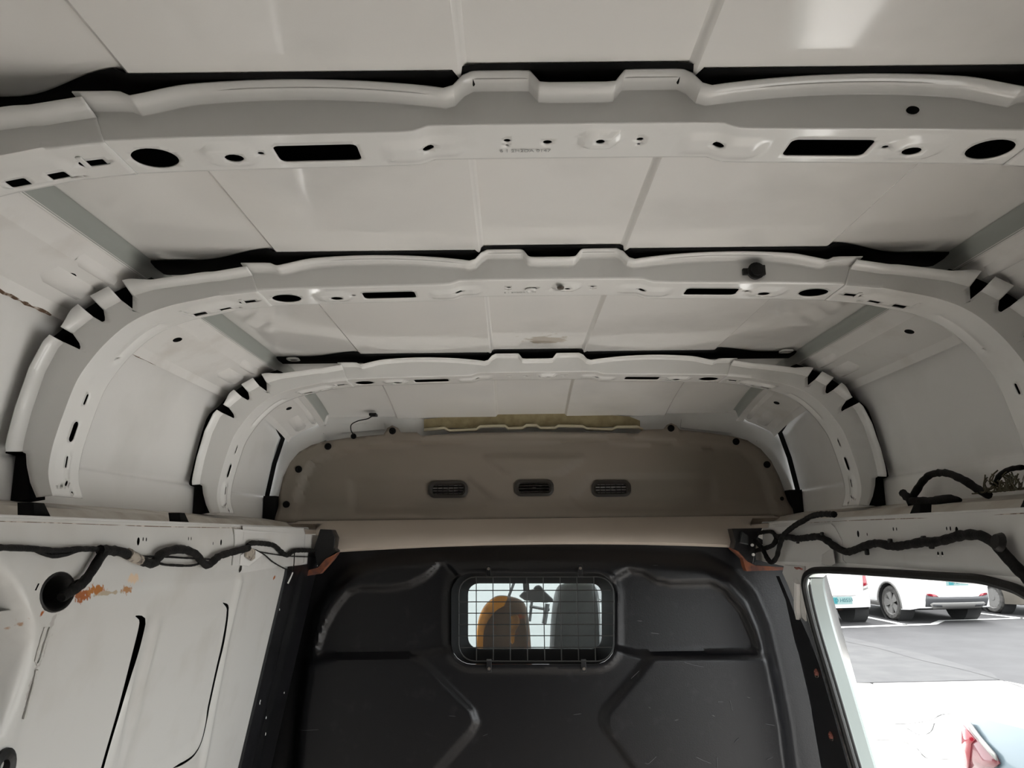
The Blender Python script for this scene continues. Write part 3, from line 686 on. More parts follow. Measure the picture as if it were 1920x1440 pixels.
vent_px = [(840, 918), (1001, 915), (1146, 916)]
vc = [ay(x, y, 2.362) for x, y in vent_px]
VW, VH = .108, .038
U = lambda L: [tuple(ay(x, y, 2.34)[[0, 2]]) for x, y in L]
inner = U([(560, 985), (556, 940), (568, 895), (585, 868), (620, 850), (680, 838), (760, 830), (900, 824), (1010, 823), (1120, 824), (1260, 830), (1340, 836), (1390, 848), (1420, 870), (1438, 905), (1448, 950), (1450, 985)])
tri = U([(905, 855), (1095, 855), (1050, 888), (955, 888)])
sw1 = U([(655, 898), (880, 897), (925, 935), (900, 960), (655, 960)]); sw2 = U([(1075, 935), (1108, 893), (1340, 893), (1340, 960), (1100, 960)])
def lin_map(q):
    h = .022*inside_step(q, inner, .016)-.010*inside_step(q, tri, .010)+.010*inside_step(q, sw1, .010)+.010*inside_step(q, sw2, .010)
    y = 2.335+h-.03*sm((.10-q[:, 1])/.05)
    return np.c_[q[:, 0], y, q[:, 1]]
V, Fc = sheet(outl, [rrect(c[0], c[2], VW, VH, .014) for c in vc], .011, lin_map)
lin = empty('upper_lining', 'dark beige moulded lining panel with three oval vents above the black partition', 'lining panel', (0, 2.33, ZL))
obj('lining_sheet', V, Fc, m_beige, lin, ang=50, solid=.003)
# overhanging lower lip
rows = []
for x in np.linspace(-.745, .745, 60):
    k = 1-abs(x/.745)**2; e = sm(np.array((abs(x)-.60)/.05))
    zl = -.048+.026*k; y_ = 2.31-.0*k
    cut = float(e)
    prof = [(2.322, ZL-.012), (2.300, .042), (2.262, .028), (2.225, .010+.004*k), (2.200, -.008+.012*k), (2.188, zl+.014), (2.186, zl+.004), (2.196, zl-.003), (2.25, zl-.004)]
    if cut > .5: prof = [(2.321+.0*i_, max(z, .012)) if i_ > 1 else (y, z) for i_, (y, z) in enumerate(prof)]
    rows.append([(x, y, z) for y, z in prof])
MB().grid(rows).go('lower_lip', m_beige_lit, lin, ang=60)  # the lip's stronger light is put into its paler beige
for px, py, r in ((537, 946, .0105), (560, 880, .0105), (615, 837, .0105), (663, 818, .0085), (736, 808, .0105), (1258, 803, .0105), (1380, 828, .0105), (1438, 871, .0105), (1466, 935, .006)):
    p = ay(px, py, 2.333); MB().lathe((p[0], 2.334, p[2]), [(r, 0), (r, -.003), (r*.75, -.006), (r*.35, -.006), (r*.3, -.004), (0, -.004)], (0, 1, 0), 16).go('push_clip', m_gapblack, lin)
for c in vc:
    y = float(lin_map(np.array([[c[0], c[2]+.032]]))[0, 1])-.012
    o1 = rrect(c[0], c[2], VW+.012, VH+.012, .020, 6); o2 = rrect(c[0], c[2], VW-.002, VH-.002, .014, 6); o3 = rrect(c[0], c[2], VW-.014, VH-.012, .010, 6)
    rows = [[(x, yy, z) for x, z in o+[o[0]]] for o, yy in ((o1, y+.016), (o1, y+.006), (o2, y+.003), (o3, y+.008), (o3, y+.03))]
    v = MB().grid(rows).go('air_vent', m_beige2, lin, ang=40)
    MB().prism([(x, y+.03, z) for x, z in o3], (0, .003, 0)).go('vent_back', m_dark, v)
    for k in (-1, 0, 1): MB().box((c[0], y+.011, c[2]+k*.0085), (VW-.012, .010, .0016), Matrix.Rotation(.5, 3, 'X')).go('slat', m_beige2, v)
    for k in (-2, -1, 0, 1, 2): MB().box((c[0]+k*.016, y+.022, c[2]), (.0016, .010, VH-.012)).go('vertical_vane', m_beige2, v)
    MB().box((c[0], y+.004, c[2]), (.012, .006, .004)).go('vent_tab', m_beige2, v, bevel=.001)
# yellowed foam strip left on the header
top = [(795, 786), (860, 780), (930, 776), (1010, 775), (1060, 775), (1120, 777), (1180, 781), (1200, 789)]
low = [(1206, 808), (1196, 803), (1157, 803), (1147, 808), (1100, 806), (1093, 802), (1047, 801), (1040, 805), (1013, 805), (1006, 800), (987, 800), (980, 805), (953, 806), (947, 801), (900, 802), (893, 808), (843, 810), (833, 805), (795, 808)]
fs = empty('foam_strip', 'yellowed foam strip glued to the white header above the beige lining', 'foam strip', tuple(ay(1000, 795, 2.365)))
MB().prism([ay(x, y, 2.368) for x, y in top+[(1200, 800), (795, 803)]], (0, .004, 0)).go('foam_sheet', m_foam, fs)
P = [ay(x, y, 2.352) for x, y in low]
m_foam2 = mat('pale foam edge', (.58, .52, .37), .8, bump=.3)
MB().grid([[p+np.array([0, dy, dz]) for p in P] for dy, dz in ((.0, -.001), (-.004, .002), (-.004, .006), (.012, .010))]).go('foam_edge', m_foam2, fs, solid=.002)

# ================================================================== black partition
YP = 2.2
B = lambda L: [tuple(ay(x, y, YP)[[0, 2]]) for x, y in L]
Zm4 = lambda L: [(440+x/3., 960+y/3.) for x, y in L]; Zm6 = lambda L: [(1040+x/3., 960+y/3.) for x, y in L]
upL = B(Zm4([(1150, 285), (1080, 360), (980, 410), (850, 432), (710, 430), (640, 450), (560, 550), (500, 660), (462, 780), (480, 803), (600, 805), (1010, 805), (1090, 800), (1300, 760), (1330, 500), (1330, 420), (1240, 340), (1190, 290)]))
loL = B(Zm4([(600, 812), (1000, 812), (1090, 862), (1250, 1025), (1340, 1112), (1362, 1180), (1330, 1240), (1150, 1440), (1000, 1640), (330, 1640), (345, 1200), (400, 850)]))
upR = B(Zm6([(500, 340), (570, 385), (650, 402), (880, 397), (960, 440), (1060, 560), (1130, 720), (1138, 770), (1110, 792), (560, 800), (470, 800), (330, 760), (240, 640), (240, 480), (330, 380), (420, 325)]))
loR = B(Zm6([(545, 806), (1200, 810), (1260, 1100), (1330, 1640), (620, 1640), (440, 1440), (290, 1230), (270, 1170), (290, 1110), (420, 960)]))
main = B([(545, 1500), (560, 1330), (578, 1220), (592, 1150), (615, 1105), (660, 1070), (720, 1052), (830, 1045), (1010, 1042), (1200, 1045), (1320, 1055), (1375, 1080), (1412, 1120), (1435, 1175), (1455, 1260), (1475, 1360), (1495, 1500), (1500, 2400), (540, 2400)])
Zw = lambda L: [(820+x/4.8, 1040+y/4.8) for x, y in L]
def rr_px(x0, y0, x1, y1, r):
    return [(cx+r*math.cos(math.radians(a)), cy+r*math.sin(math.radians(a))) for cx, cy, a0 in ((x1-r, y1-r, 0), (x0+r, y1-r, 90), (x0+r, y0+r, 180), (x1-r, y0+r, 270)) for a in range(a0, a0+91, 15)]
rim = B(Zw(rr_px(125, 165, 1600, 985, 190)))
def part_map(q):
    h = -.036*(1-inside_step(q, main, .055))-.016*inside_step(q, upL, .016)+.012*inside_step(q, loL, .016)-.016*inside_step(q, upR, .016)+.012*inside_step(q, loR, .016)
    d = sdf(q, rim); h = h+.006*np.exp(-((d-.008)/.008)**2)
    return np.c_[q[:, 0], YP-h, q[:, 1]]
pout = [(-wx(-.035)-.02, -.012), (wx(-.035)+.02, -.012)]+[(wx(z)+.15, z) for z in (-.08, -.2, -.5, -.8, FL)]+[(-wx(z)-.03, z) for z in (FL, -.8, -.5, -.2)]
part = empty('partition', 'black moulded plastic partition wall with recessed pockets below the beige lining', 'partition', (0, YP, FL))
V, Fc = sheet(pout, [rim], .0085, part_map)
obj('partition_sheet', V, Fc, m_blk2, part, ang=50)
sb = MB()
for L in ([(1207, 1428), (1214, 1430), (1229, 1416)], [(1303, 1417), (1318, 1424), (1331, 1429)], [(1374, 1391), (1378, 1386), (1384, 1381)], [(1366, 1310), (1368, 1320), (1371, 1331)], [(1263, 1349), (1270, 1347)], [(1333, 1339), (1338, 1341)], [(1215, 1324), (1218, 1326)], [(1398, 1305), (1404, 1307)],
          [(1342, 1416), (1342, 1438)], [(1280, 1240), (1300, 1246), (1318, 1249)], [(1183, 1272), (1198, 1257)], [(1434, 1422), (1446, 1417)], [(1432, 1355), (1450, 1358)], [(1344, 1314), (1354, 1314)], [(1222, 1188), (1238, 1190)], [(1196, 1165), (1206, 1166)], [(1075, 1340), (1090, 1338)], [(560, 1368), (600, 1366)], [(905, 1380), (915, 1376)], [(842, 1340), (855, 1341)], [(1224, 1060), (1234, 1060)]):
    P = resample(np.array([ay(x, y, 2.0) for x, y in L]), .004); c_ = []
    for p_ in P:
        q_ = C0+(p_-C0)*(2.2/2.0); c_.append(part_map(np.array([[q_[0], q_[2]]]))[0]-np.array([0, .0012, 0]))
    n_ = len(c_); sb.tube([tuple(p_) for p_ in c_], [.0003]+[.0008]*(n_-2)+[.0003] if n_ > 2 else .0005, 4)
tag(sb.go('scratches', m_scr, part), 'pale scratches', kind='stuff')
MB().grid([[(x, y, z) for y, z in ((2.20, -.030), (2.215, -.012), (2.40, .02))] for x in (-.63, 0, .63)]).go('top_rail', m_blk, part)
# window tunnel, frame and pane
w2 = [tuple(ay(820+x/4.8, 1040+y/4.8, 2.262)[[0, 2]]) for x, y in rr_px(275, 258, 1482, 850, 100)]
w1 = [(a+(b-a)*.35, c+(d-c)*.35) for (a, c), (b, d) in zip(rim, w2)]
rows = [[(x, y, z) for x, z in o+[o[0]]] for o, y in ((rim, YP), (w1, 2.225), (w2, 2.256), (w2, 2.275))]
MB().grid(rows).go('window_frame', m_blk3, part, ang=50)
MB().prism([(x, 2.264, z) for x, z in w2], (0, .003, 0)).go('window_pane', m_glass, part)
# ---- wire guard
YG = 2.178
gw = lambda x, y: ay(820+x/4.8, 1040+y/4.8, YG)
gd = empty('wire_guard', 'black steel wire mesh guard bolted over the partition window', 'guard', tuple(gw(880, 580)))
fr_ = rr_px(192, 200, 1588, 958, 150)
MB().tube([gw(x, y) for x, y in fr_+[fr_[0]]], .0017, 6).go('frame_wire', m_steel, gd)
for x, xt in ((350, 352), (500, 503), (653, 657), (803, 812), (952, 967), (1105, 1118), (1255, 1272), (1408, 1424)):
    MB().tube([gw(x, 198), gw((x+xt)/2, 580), gw(xt, 960)], .0014, 5).go('upright_wire', m_steel, gd)
for y, xa, xb in ((321, 215, 1560), (424, 192, 1582), (526, 192, 1588), (628, 192, 1588), (729, 192, 1588), (834, 205, 1570)):
    MB().tube([gw(xa, y+1), gw(880, y), gw(xb, y-1)], .0014, 5).go('cross_wire', m_steel, gd)
for x, y, s in ((460, 165, -1), (1290, 160, -1), (465, 990, 1), (1320, 990, 1)):
    c = gw(x, y); t = MB().box((c[0], YG+.010, c[2]-s*.004), (.013, .003, .034)); t.box((c[0], YG+.004, c[2]+s*.010), (.013, .012, .003))
    k = t.go('mount_tab', m_blk, gd, bevel=.0008)
    MB().disc((c[0], YG+.002, c[2]-s*.011), .0042, .008, (0, 1, 0), 6).go('bolt', m_worn, k)

# ================================================================== pillar linings beside the partition
def pill(L, side, nm, m, feats, off=.010):
    pol = [tuple(aw(x, y, side)[1:]) for x, y in L]
    f0 = wallmap(side, feats)
    def fm(q): P = f0(q); P[:, 0] -= side*off; return P
    V, Fc = sheet(pol, [], .010, fm); return obj(nm, V, Fc, m, None, ang=50)
pxR = [(1462, 1080), (1468, 1080), (1476, 1098), (1487, 1124), (1497, 1150), (1508, 1160), (1526, 1200), (1543, 1245), (1572, 1345), (1598, 1440), (1620, 1530), (1660, 1800), (1600, 1800), (1567, 1530), (1547, 1440), (1528, 1330), (1502, 1225), (1480, 1125)]
ft = [('ln', [tuple(aw(x, y, 1)[1:]) for x, y in ((1476, 1150), (1500, 1225), (1518, 1300), (1522, 1320), (1512, 1335), (1495, 1345))], .005, .012),
      ('ln', [tuple(aw(x, y, 1)[1:]) for x, y in ((1500, 1345), (1525, 1370), (1540, 1440), (1560, 1600))], .005, .012)]
pr1 = pill(pxR, 1, 'pillar_lining', m_blk, ft); tag(pr1, 'black plastic pillar lining beside the open sliding door with two red rivets', 'pillar lining')
pl1 = [(-.0, 0)]
polL = [(1.925, -.068), (2.11, -.068), (2.12, -.03), (2.22, -.03), (2.22, FL), (1.925, FL)]
f0 = wallmap(-1, [('ln', [(2.06, -.1), (2.05, -.5), (2.05, -1)], .008, .02)])
def fmL(q): P = f0(q); P[:, 0] += .004; return P
V, Fc = sheet(polL, [], .02, fmL); pl_ = obj('pillar_lining', V, Fc, m_blk, ang=50, label='black pillar lining between the white left wall and the black partition, flecked with white paint', cat='pillar lining')
for px, py in ((487, 1314), (498, 1346), (497, 1377), (523, 1143), (532, 1299), (557, 1243), (486, 1319)):
    p = aw(px, py, -1, .003); s = .0022+.0015*random.random()
    MB().add([(p[0]+.0015, p[1]+s*math.cos(a)*(.6+random.random()*.7), p[2]+s*1.2*math.sin(a)*(.6+random.random()*.7)) for a in np.linspace(0, 6, 9)], [tuple(range(9))]).go('paint_fleck', m_white_tip, pl_)
for px, py in ((1530, 1260), (1557, 1378)):
    p = aw(px, py, 1, .012)
    r_ = MB().lathe(tuple(p), [(.0085, .004), (.0085, 0), (.0075, -.002), (.0045, -.003), (.004, -.001), (.0028, -.001), (.002, -.003), (0, -.003)], (1, 0, -.2), 16).go('rivet', m_rivet, pr1)
    q = [p+np.array([.0, .016*math.cos(a), .012*math.sin(a)]) for a in np.linspace(3.5, 5.4, 8)]
    tag(MB().tube(q, [.0003]+[.0009]*6+[.0003], 5).go('rivet_dimple', m_worn, pr1), 'shiny worn rim under the rivet')
# white door post showing between lining and seal, with orange-red sealer dab
P = [aw(x, y, 1, .004) for x, y in ((1470, 1060), (1508, 1062), (1508, 1090), (1506, 1130), (1510, 1165), (1498, 1152), (1488, 1125), (1478, 1098), (1467, 1074))]
po = MB().prism(P, (.004, 0, 0)).go('trim_5', m_rail, kind='structure')
MB().tube(spline([aw(x, y, 1, .006) for x, y in ((1496, 1090), (1496, 1112), (1496, 1140), (1500, 1160))], 3), .010, 8).go('post_bead', m_rail, po)
MB().tube([aw(x, y, 1, .016) for x, y in ((1490, 1064), (1494, 1066), (1498, 1065), (1503, 1067))], [.002, .003, .0025, .002], 6, jit=.5).go('sealer_dab', m_rivet, po)
# dark corner brackets where rails meet the partition
for side in (-1, 1):
    L = [(600, 992), (622, 993), (629, 1008), (626, 1028), (631, 1034), (612, 1050), (596, 1064), (588, 1030)] if side < 0 else [(1373, 991), (1430, 990), (1420, 1010), (1412, 1060), (1400, 1052), (1376, 1030), (1379, 1015)]
    c = ay(L[0][0], L[0][1], 2.14)
    br = empty('corner_bracket', 'black corner bracket at the %s rail end, rusty below' % ('left' if side < 0 else 'right'), 'bracket', (side*.62, 2.14, -.02), 'corner brackets at the rail ends')
    MB().prism([ay(x, y, 2.14) for x, y in L], (0, .05, 0)).go('bracket_plate', m_blk, br, bevel=.002)
    if side > 0:
        MB().prism([ay(x, y, 2.125) for x, y in ((1392, 996), (1404, 1004), (1404, 1022), (1388, 1018))], (0, .02, 0)).go('bracket_fold', m_dgrey, br, bevel=.003)
        for x, y in ((1411, 1022), (1413, 1040)):
            p = ay(x, y, 2.12); MB().disc(tuple(p), .004, .005, (0, 1, 0), 10).go('white_stud', m_white_tip, br)
    R_ = [(610, 1048), (596, 1064), (560, 1074), (545, 1078), (575, 1080), (600, 1076), (625, 1048), (633, 1036)] if side < 0 else [(1370, 1027), (1385, 1034), (1402, 1053), (1416, 1060), (1470, 1064), (1472, 1069), (1400, 1071), (1397, 1064), (1392, 1046)]
    tag(MB().prism([ay(x, y, 2.13) for x, y in R_], (0, .03, 0)).go('rusty_gusset', m_rust, br, bevel=.001), 'rust-red gusset')

# ================================================================== wiring
def cable(L, side, off, r, name, parent, m=m_tape, n=4, jit=.25, label=None, X=None):
    P = [(ax(x, y, X) if X else aw(x, y, side, off)) for x, y in L]
    P = spline(P, n); P = resample(P, max(.006, r*1.1))
    return tag(MB().tube([tuple(p) for p in P], r, 8, jit=jit).go(name, m, parent, ang=70), label)
zl = lambda L: [(x/2.88, 940+y/2.88) for x, y in L]
hl = empty('wiring_harness', 'black taped wiring loom sagging along the left rail with a branch into a round grommet', 'wiring', tuple(aw(300, 1040, -1)), 'wiring looms on the rails')
cable(zl([(-60, 248), (0, 250), (160, 255), (300, 267), (430, 258), (540, 258)]), -1, .006, .0035, 'loom', hl)
cable(zl([(540, 262), (600, 266), (650, 272), (700, 290), (740, 310), (820, 338), (850, 310), (880, 280), (970, 258), (1050, 280), (1090, 325), (1125, 345), (1160, 315), (1200, 290), (1340, 252)]), -1, .010, .0068, 'loom', hl)
cable(zl([(1340, 240), (1365, 225), (1470, 235), (1510, 265), (1550, 291), (1600, 265), (1750, 270), (1800, 275)]), -1, .010, .0055, 'loom', hl)
cable(zl([(560, 275), (530, 320), (480, 400), (430, 455), (385, 485), (330, 520)]), -1, .010, .0062, 'branch', hl)
cable(zl([(190, 262), (240, 285), (290, 296), (350, 288), (420, 264)]), -1, .006, .0026, 'thin_wire', hl)
cable(zl([(535, 290), (480, 365), (440, 420), (400, 435), (370, 470)]), -1, .005, .0016, 'thin_wire', hl)
cable(zl([(760, 298), (900, 300), (1000, 306), (1130, 312)]), -1, .006, .0016, 'thin_wire', hl)
cable(zl([(840, 325), (880, 340), (930, 345), (1030, 347), (1090, 332)]), -1, .007, .0020, 'thin_wire', hl)
cable(zl([(1380, 262), (1430, 290), (1470, 325), (1530, 360), (1570, 374)]), -1, .007, .0016, 'thin_wire', hl)
cable(zl([(1400, 272), (1460, 283), (1560, 296), (1720, 302)]), -1, .007, .0014, 'thin_wire', hl)
cable(zl([(1590, 280), (1588, 330), (1583, 375)]), -1, .012, .0013, 'thin_wire', hl)
cable(zl([(1580, 385), (1570, 410), (1555, 442)]), -1, .014, .0020, 'wire_tip', hl, m_white_tip, label='white sleeved wire end')
cable(zl([(690, 283), (720, 300), (755, 318)]), -1, .010, .0080, 'tape_wrap', hl, m_foil, label='pale tape wrap')
tw = [aw(*q, -1, .012) for q in zl([(1340, 240), (1385, 262), (1392, 300), (1362, 322), (1335, 300)])]
tag(MB().prism(tw, (-.006, 0, 0)).go('tape_patch', m_foil, hl, bevel=.002), 'clear tape patch')
# grommet the branch runs into
gr = []
for k in range(29):
    a = 2*math.pi*k/28; cy, cz = math.cos(a), math.sin(a)
    gr.append([(-float(wx(gc[2]+cz*GRZ*s))-.004+o, gc[1]+cy*GR*s, gc[2]+cz*GRZ*s) for s, o in ((1.16, .0), (1.16, .003), (1.06, .005), (.94, .003), (.86, -.012), (.80, -.03))])
gm = MB().grid(gr).go('grommet', m_rub, ang=60, label='black round rubber grommet in the left wall where the loom enters', cat='grommet', origin=tuple(gc))
g4_ = aw(-2, 1440, -1); g4 = (float(g4_[0])+.003, float(g4_[1]), float(g4_[2]))
bp = MB().lathe(g4, [(.021, -.002), (.021, .004), (.015, .007), (.009, .004), (.008, -.01)], (1, 0, 0), 20).go('rubber_bung', m_rub, label='black rubber bung low on the left wall at the picture edge', cat='plug', origin=g4)
z7 = lambda L: [(1360+x/3.4286, 840+y/3.4286) for x, y in L]
hr = empty('wiring_harness', 'black taped wiring loom running along the right rail above the sliding door', 'wiring', tuple(aw(1650, 1020, 1)), 'wiring looms on the rails')
cable(z7([(330, 572), (400, 572), (460, 583), (530, 576), (600, 570), (650, 592), (700, 630), (760, 662), (800, 666), (870, 640), (920, 622), (980, 612), (1040, 625), (1100, 632), (1180, 620), (1270, 605), (1350, 603), (1440, 583), (1500, 565), (1580, 557), (1650, 565), (1700, 595), (1750, 630), (1800, 690), (1860, 755), (1930, 830), (2000, 900)]), 1, .011, .0075, 'loom', hr)
cable(z7([(700, 427), (620, 425), (550, 440), (500, 470), (460, 490), (400, 535), (370, 570), (345, 640), (330, 700), (300, 735), (270, 710), (240, 650), (205, 610), (180, 590)]), 1, .018, .0062, 'loop', hr)
cable(z7([(330, 580), (310, 620), (270, 640), (190, 662)]), 1, .014, .006, 'loop', hr)
cable(z7([(215, 548), (250, 540), (300, 540), (325, 575), (320, 610)]), 1, .010, .0052, 'loop', hr)
for x, y, s in ((622, 558, -1), (910, 668, 1), (1060, 605, -1), (1275, 588, -1), (1325, 625, 1), (465, 598, 1)):
    p = aw(*z7([(x, y)])[0], 1, .012); MB().box(tuple(p), (.006, .010, .012)).go('cable_clip', m_rub, hr, bevel=.002)
p = aw(*z7([(1768, 608)])[0], 1, .014); MB().disc(tuple(p), .014, .008, (-1, 0, .2), 14, .010).go('cable_clip', m_rub, hr)
z8 = lambda L: [(1680+x/8., 860+y/8.) for x, y in L]
lc = empty('loose_cable', 'loose black taped cable looping up off the right shelf', 'cable', tuple(ax(1712, 945, .76)))
cable(z8([(215, 660), (245, 580), (320, 460), (400, 340), (500, 250), (610, 218), (720, 212), (830, 235), (950, 290), (1060, 345), (1180, 430), (1300, 500), (1390, 545)]), 1, 0, .0072, 'cable_loop', lc, X=.765)
cable(z8([(100, 510), (150, 560), (205, 610), (240, 690)]), 1, 0, .0085, 'cable_stub', lc, X=.755)
P = [ax(x, y, .75) for x, y in z8([(230, 630), (300, 640), (420, 655), (560, 655), (680, 635), (800, 605), (900, 610), (965, 622)])]
P = resample(spline(P, 4), .009); rr = np.interp(np.linspace(0, 1, len(P)), [0, .2, .5, .8, 1], [.008, .011, .011, .009, .004])
MB().tube([tuple(p) for p in P], list(rr), 8, jit=.2).go('cable_tail', m_tape, lc, ang=70)
tg = empty('frayed_bundle', 'frayed olive green wire bundle on the right shelf at the picture edge', 'wiring', tuple(ax(1890, 920, .75)))
m_olive = mat('olive wires', (.07, .065, .03), .7, noise=(50, (.13, .12, .08), .4, .6))
cable(z8([(1490, 400), (1510, 330), (1540, 270), (1600, 215), (1700, 160), (1800, 140), (1900, 130)]), 1, 0, .0045, 'feed_cable', tg, X=.76)
b = MB()
for k in range(46):
    c = ax(1851+random.random()*72, 905+random.random()*22, .765); P = []
    a = random.random()*6
    for j in range(5): P.append((c[0]-.005+random.gauss(0, .004), c[1]+j*.007*math.cos(a)+random.gauss(0, .003), max(.064, c[2]+j*.008*abs(math.sin(a))-.008+random.gauss(0, .002))))
    b.tube(spline(P, 2), .0013, 4)
tag(b.go('frayed_wires', m_olive, tg), kind='stuff')
# lamp plug dangling on the roof
lp_ = ay(700, 778, 2.318); pz = lp_[2]+.004
rl = empty('lamp_plug', 'small black plug with a thin wire hanging at the front left of the roof', 'plug', tuple(lp_))
MB().box((lp_[0], lp_[1], lp_[2]), (.022, .03, .008)).box((lp_[0]+.003, lp_[1]-.012, lp_[2]-.004), (.014, .012, .006)).go('plug_body', m_rub, rl, bevel=.0015)
MB().tube(spline([tuple(lp_), tuple(ay(690, 785, 2.322)), tuple(ay(672, 789, 2.325)), tuple(ay(659, 796, 2.326)), tuple(ay(658, 806, 2.325)), tuple(ay(662, 814, 2.322))], 4), .0018, 5).go('plug_wire', m_rub, rl)

# ================================================================== cab seen through the partition window
MB().prism([(-.8, 2.40, .03), (.8, 2.40, .03), (.8, 2.95, .0), (-.8, 2.95, .0)], (0, 0, .03)).go('cab_roof', m_beige, kind='structure')
ws = MB().grid([[(x, y, z) for x in (-.72, 0, .72)] for y, z in ((3.0, .02), (3.3, -.25), (3.55, -.52))]).go('window_2', m_glass, kind='structure')
for s in (-1, 1): MB().tube([(s*.74, 2.98, .03), (s*.76, 3.3, -.24), (s*.80, 3.6, -.54)], .03, 8).go('windscreen_post', m_dgrey, ws)
MB().prism([(-.8, 3.15, -.52), (.8, 3.15, -.52), (.8, 3.6, -.55), (-.8, 3.6, -.55)], (0, 0, -.5)).go('dashboard', m_dgrey, label='dark dashboard of the cab beyond the partition window', cat='dashboard', bevel=.02)
def dome(name, L, Y, depth, m, label, parent=None):
    P = [ay(820+x/4.8, 1040+y/4.8, Y) for x, y in L]; P = resample(np.array(P), .01); c = P.mean(0); rows = []
    for t, k in ((0, .86), (.15, .96), (.4, 1), (.75, .97), (1, .84)):
        rows.append([c+(p-c)*np.array([k, 1, k])+np.array([0, t*depth, 0]) for p in P])
    b = MB().grid(rows); n = len(P); b.f.append(tuple(range(n))); b.f.append(tuple(range(4*n, 5*n))[::-1])
    return b.go(name, m, parent, ang=60, label=label, cat='seat' if parent is None else None, origin=tuple(c) if parent is None else None)
so = dome('cab_seat', spline([(330, 1500), (345, 900), (352, 700), (372, 570), (420, 470), (500, 395), (570, 375), (650, 385), (740, 410), (800, 470), (830, 640), (850, 900), (880, 1500)], 3), 2.55, .12, m_chair, 'brown and orange cab seat left of the mirror, behind the wire mesh')
b = dome('orange_edge', spline([(338, 1500), (346, 900), (353, 700), (373, 570), (420, 472), (500, 397), (570, 377), (640, 384), (600, 410), (540, 450), (470, 540), (425, 640), (410, 800), (405, 1500)], 3), 2.535, .03, m_orange, None, so); b['label'] = 'orange cover strip round the seat edge'
dome('orange_patch', spline([(660, 560), (720, 540), (740, 620), (700, 700), (690, 800), (660, 800), (655, 700)], 3), 2.54, .02, m_orange, None, so)
dome('cab_seat', spline([(1000, 1500), (1020, 800), (1035, 560), (1060, 380), (1090, 300), (1150, 268), (1280, 255), (1400, 262), (1440, 300), (1470, 380), (1490, 700), (1500, 1500)], 3), 2.6, .14, m_gseat, 'grey cloth cab seat right of the mirror, behind the wire mesh')
for k_, (so_, xx_) in enumerate(((so, -.11), (bpy.data.objects['cab_seat.001'], .16))):
    MB().box((xx_, 2.72, FL+.28), (.19, .50, .56)).go('seat_base', m_chair if k_ == 0 else m_gseat, so_, bevel=.03)
    MB().box((xx_, 2.62, -.58), (.18, .14, .30)).go('seat_back', m_chair if k_ == 0 else m_gseat, so_, bevel=.03)
mr = empty('rear_view_mirror', 'dark rear view mirror seen through the partition window', 'mirror', tuple(ay(1000, 1125, 2.95)))
Q = lambda L, Y: [ay(820+x/4.8, 1040+y/4.8, Y) for x, y in L]
MB().prism(Q([(730, 375), (775, 330), (860, 310), (960, 320), (1040, 395), (1050, 420), (980, 435), (790, 415)], 2.95), (0, .03, 0)).go('mirror_body', m_dgrey, mr, bevel=.006)
MB().prism(Q([(860, 315), (880, 280), (915, 270), (945, 290), (955, 320)], 2.955), (0, .03, 0)).go('mirror_foot', m_dgrey, mr, bevel=.006)
MB().prism(Q([(765, 200), (820, 200), (830, 330), (775, 330)], 2.96), (0, .015, 0)).go('mirror_stem', m_dgrey, mr)
wp = empty('windscreen_wiper', 'thin black wiper arm on the windscreen', 'wiper', tuple(ay(950, 1150, 3.2)))
MB().tube(Q([(690, 250), (640, 380), (610, 470)], 3.1), .006, 6).go('wiper_arm', m_dgrey, wp)
MB().tube(Q([(830, 465), (940, 485), (1010, 495)], 3.1), .006, 6).tube(Q([(850, 420), (830, 600)], 3.1), .006, 6).tube(Q([(990, 440), (960, 620)], 3.1), .010, 6).go('wiper_link', m_dgrey, wp)

# ================================================================== parked cars
def wheel(parent, name, c, r, wd, sgn, spokes, mt=m_alloy):
    """axis along local x; sgn = outward"""
    t = MB().lathe(c, [(r*.66, 0), (r*.70, sgn*.012), (r*.90, sgn*.016), (r*.98, -sgn*.010), (r, -sgn*.04), (r, -sgn*(wd-.04)), (r*.97, -sgn*(wd-.01)), (r*.7, -sgn*wd), (0.01, -sgn*wd)], (1, 0, 0), 36).go(name, m_tyre, parent, rel=False, ang=40)
    MB().lathe(c, [(r*.69, sgn*.010), (r*.65, -sgn*.004), (r*.61, -sgn*.02), (r*.60, -sgn*.09)], (1, 0, 0), 36).go('rim', mt, t, rel=False, ang=40)
    MB().disc((c[0]-sgn*.075, c[1], c[2]), r*.62, sgn*.004, (1, 0, 0), 28).go('brake_shadow', m_dark, t, rel=False)
    for k in range(spokes):
        a = 2*math.pi*k/spokes; u = Vector((0, math.cos(a), math.sin(a))); v = Vector((0, -math.sin(a), math.cos(a))); q = Vector(c)
        w0, w1 = (.30, .55) if spokes > 8 else (.55, .95); w0 *= r*.18; w1 *= r*.22 if spokes > 8 else r*.26
        P = [q+u*r*.14-v*w0+Vector((-sgn*.010, 0, 0)), q+u*r*.63-v*w1+Vector((-sgn*.004, 0, 0)), q+u*r*.63+v*w1+Vector((-sgn*.004, 0, 0)), q+u*r*.14+v*w0+Vector((-sgn*.010, 0, 0))]
        MB().prism(P, (-sgn*.03, 0, 0)).go('spoke', mt, t, rel=False)
    MB().disc(c, r*.17, -sgn*.03, (1, 0, 0), 16).go('hub_cap', mt, t, rel=False)
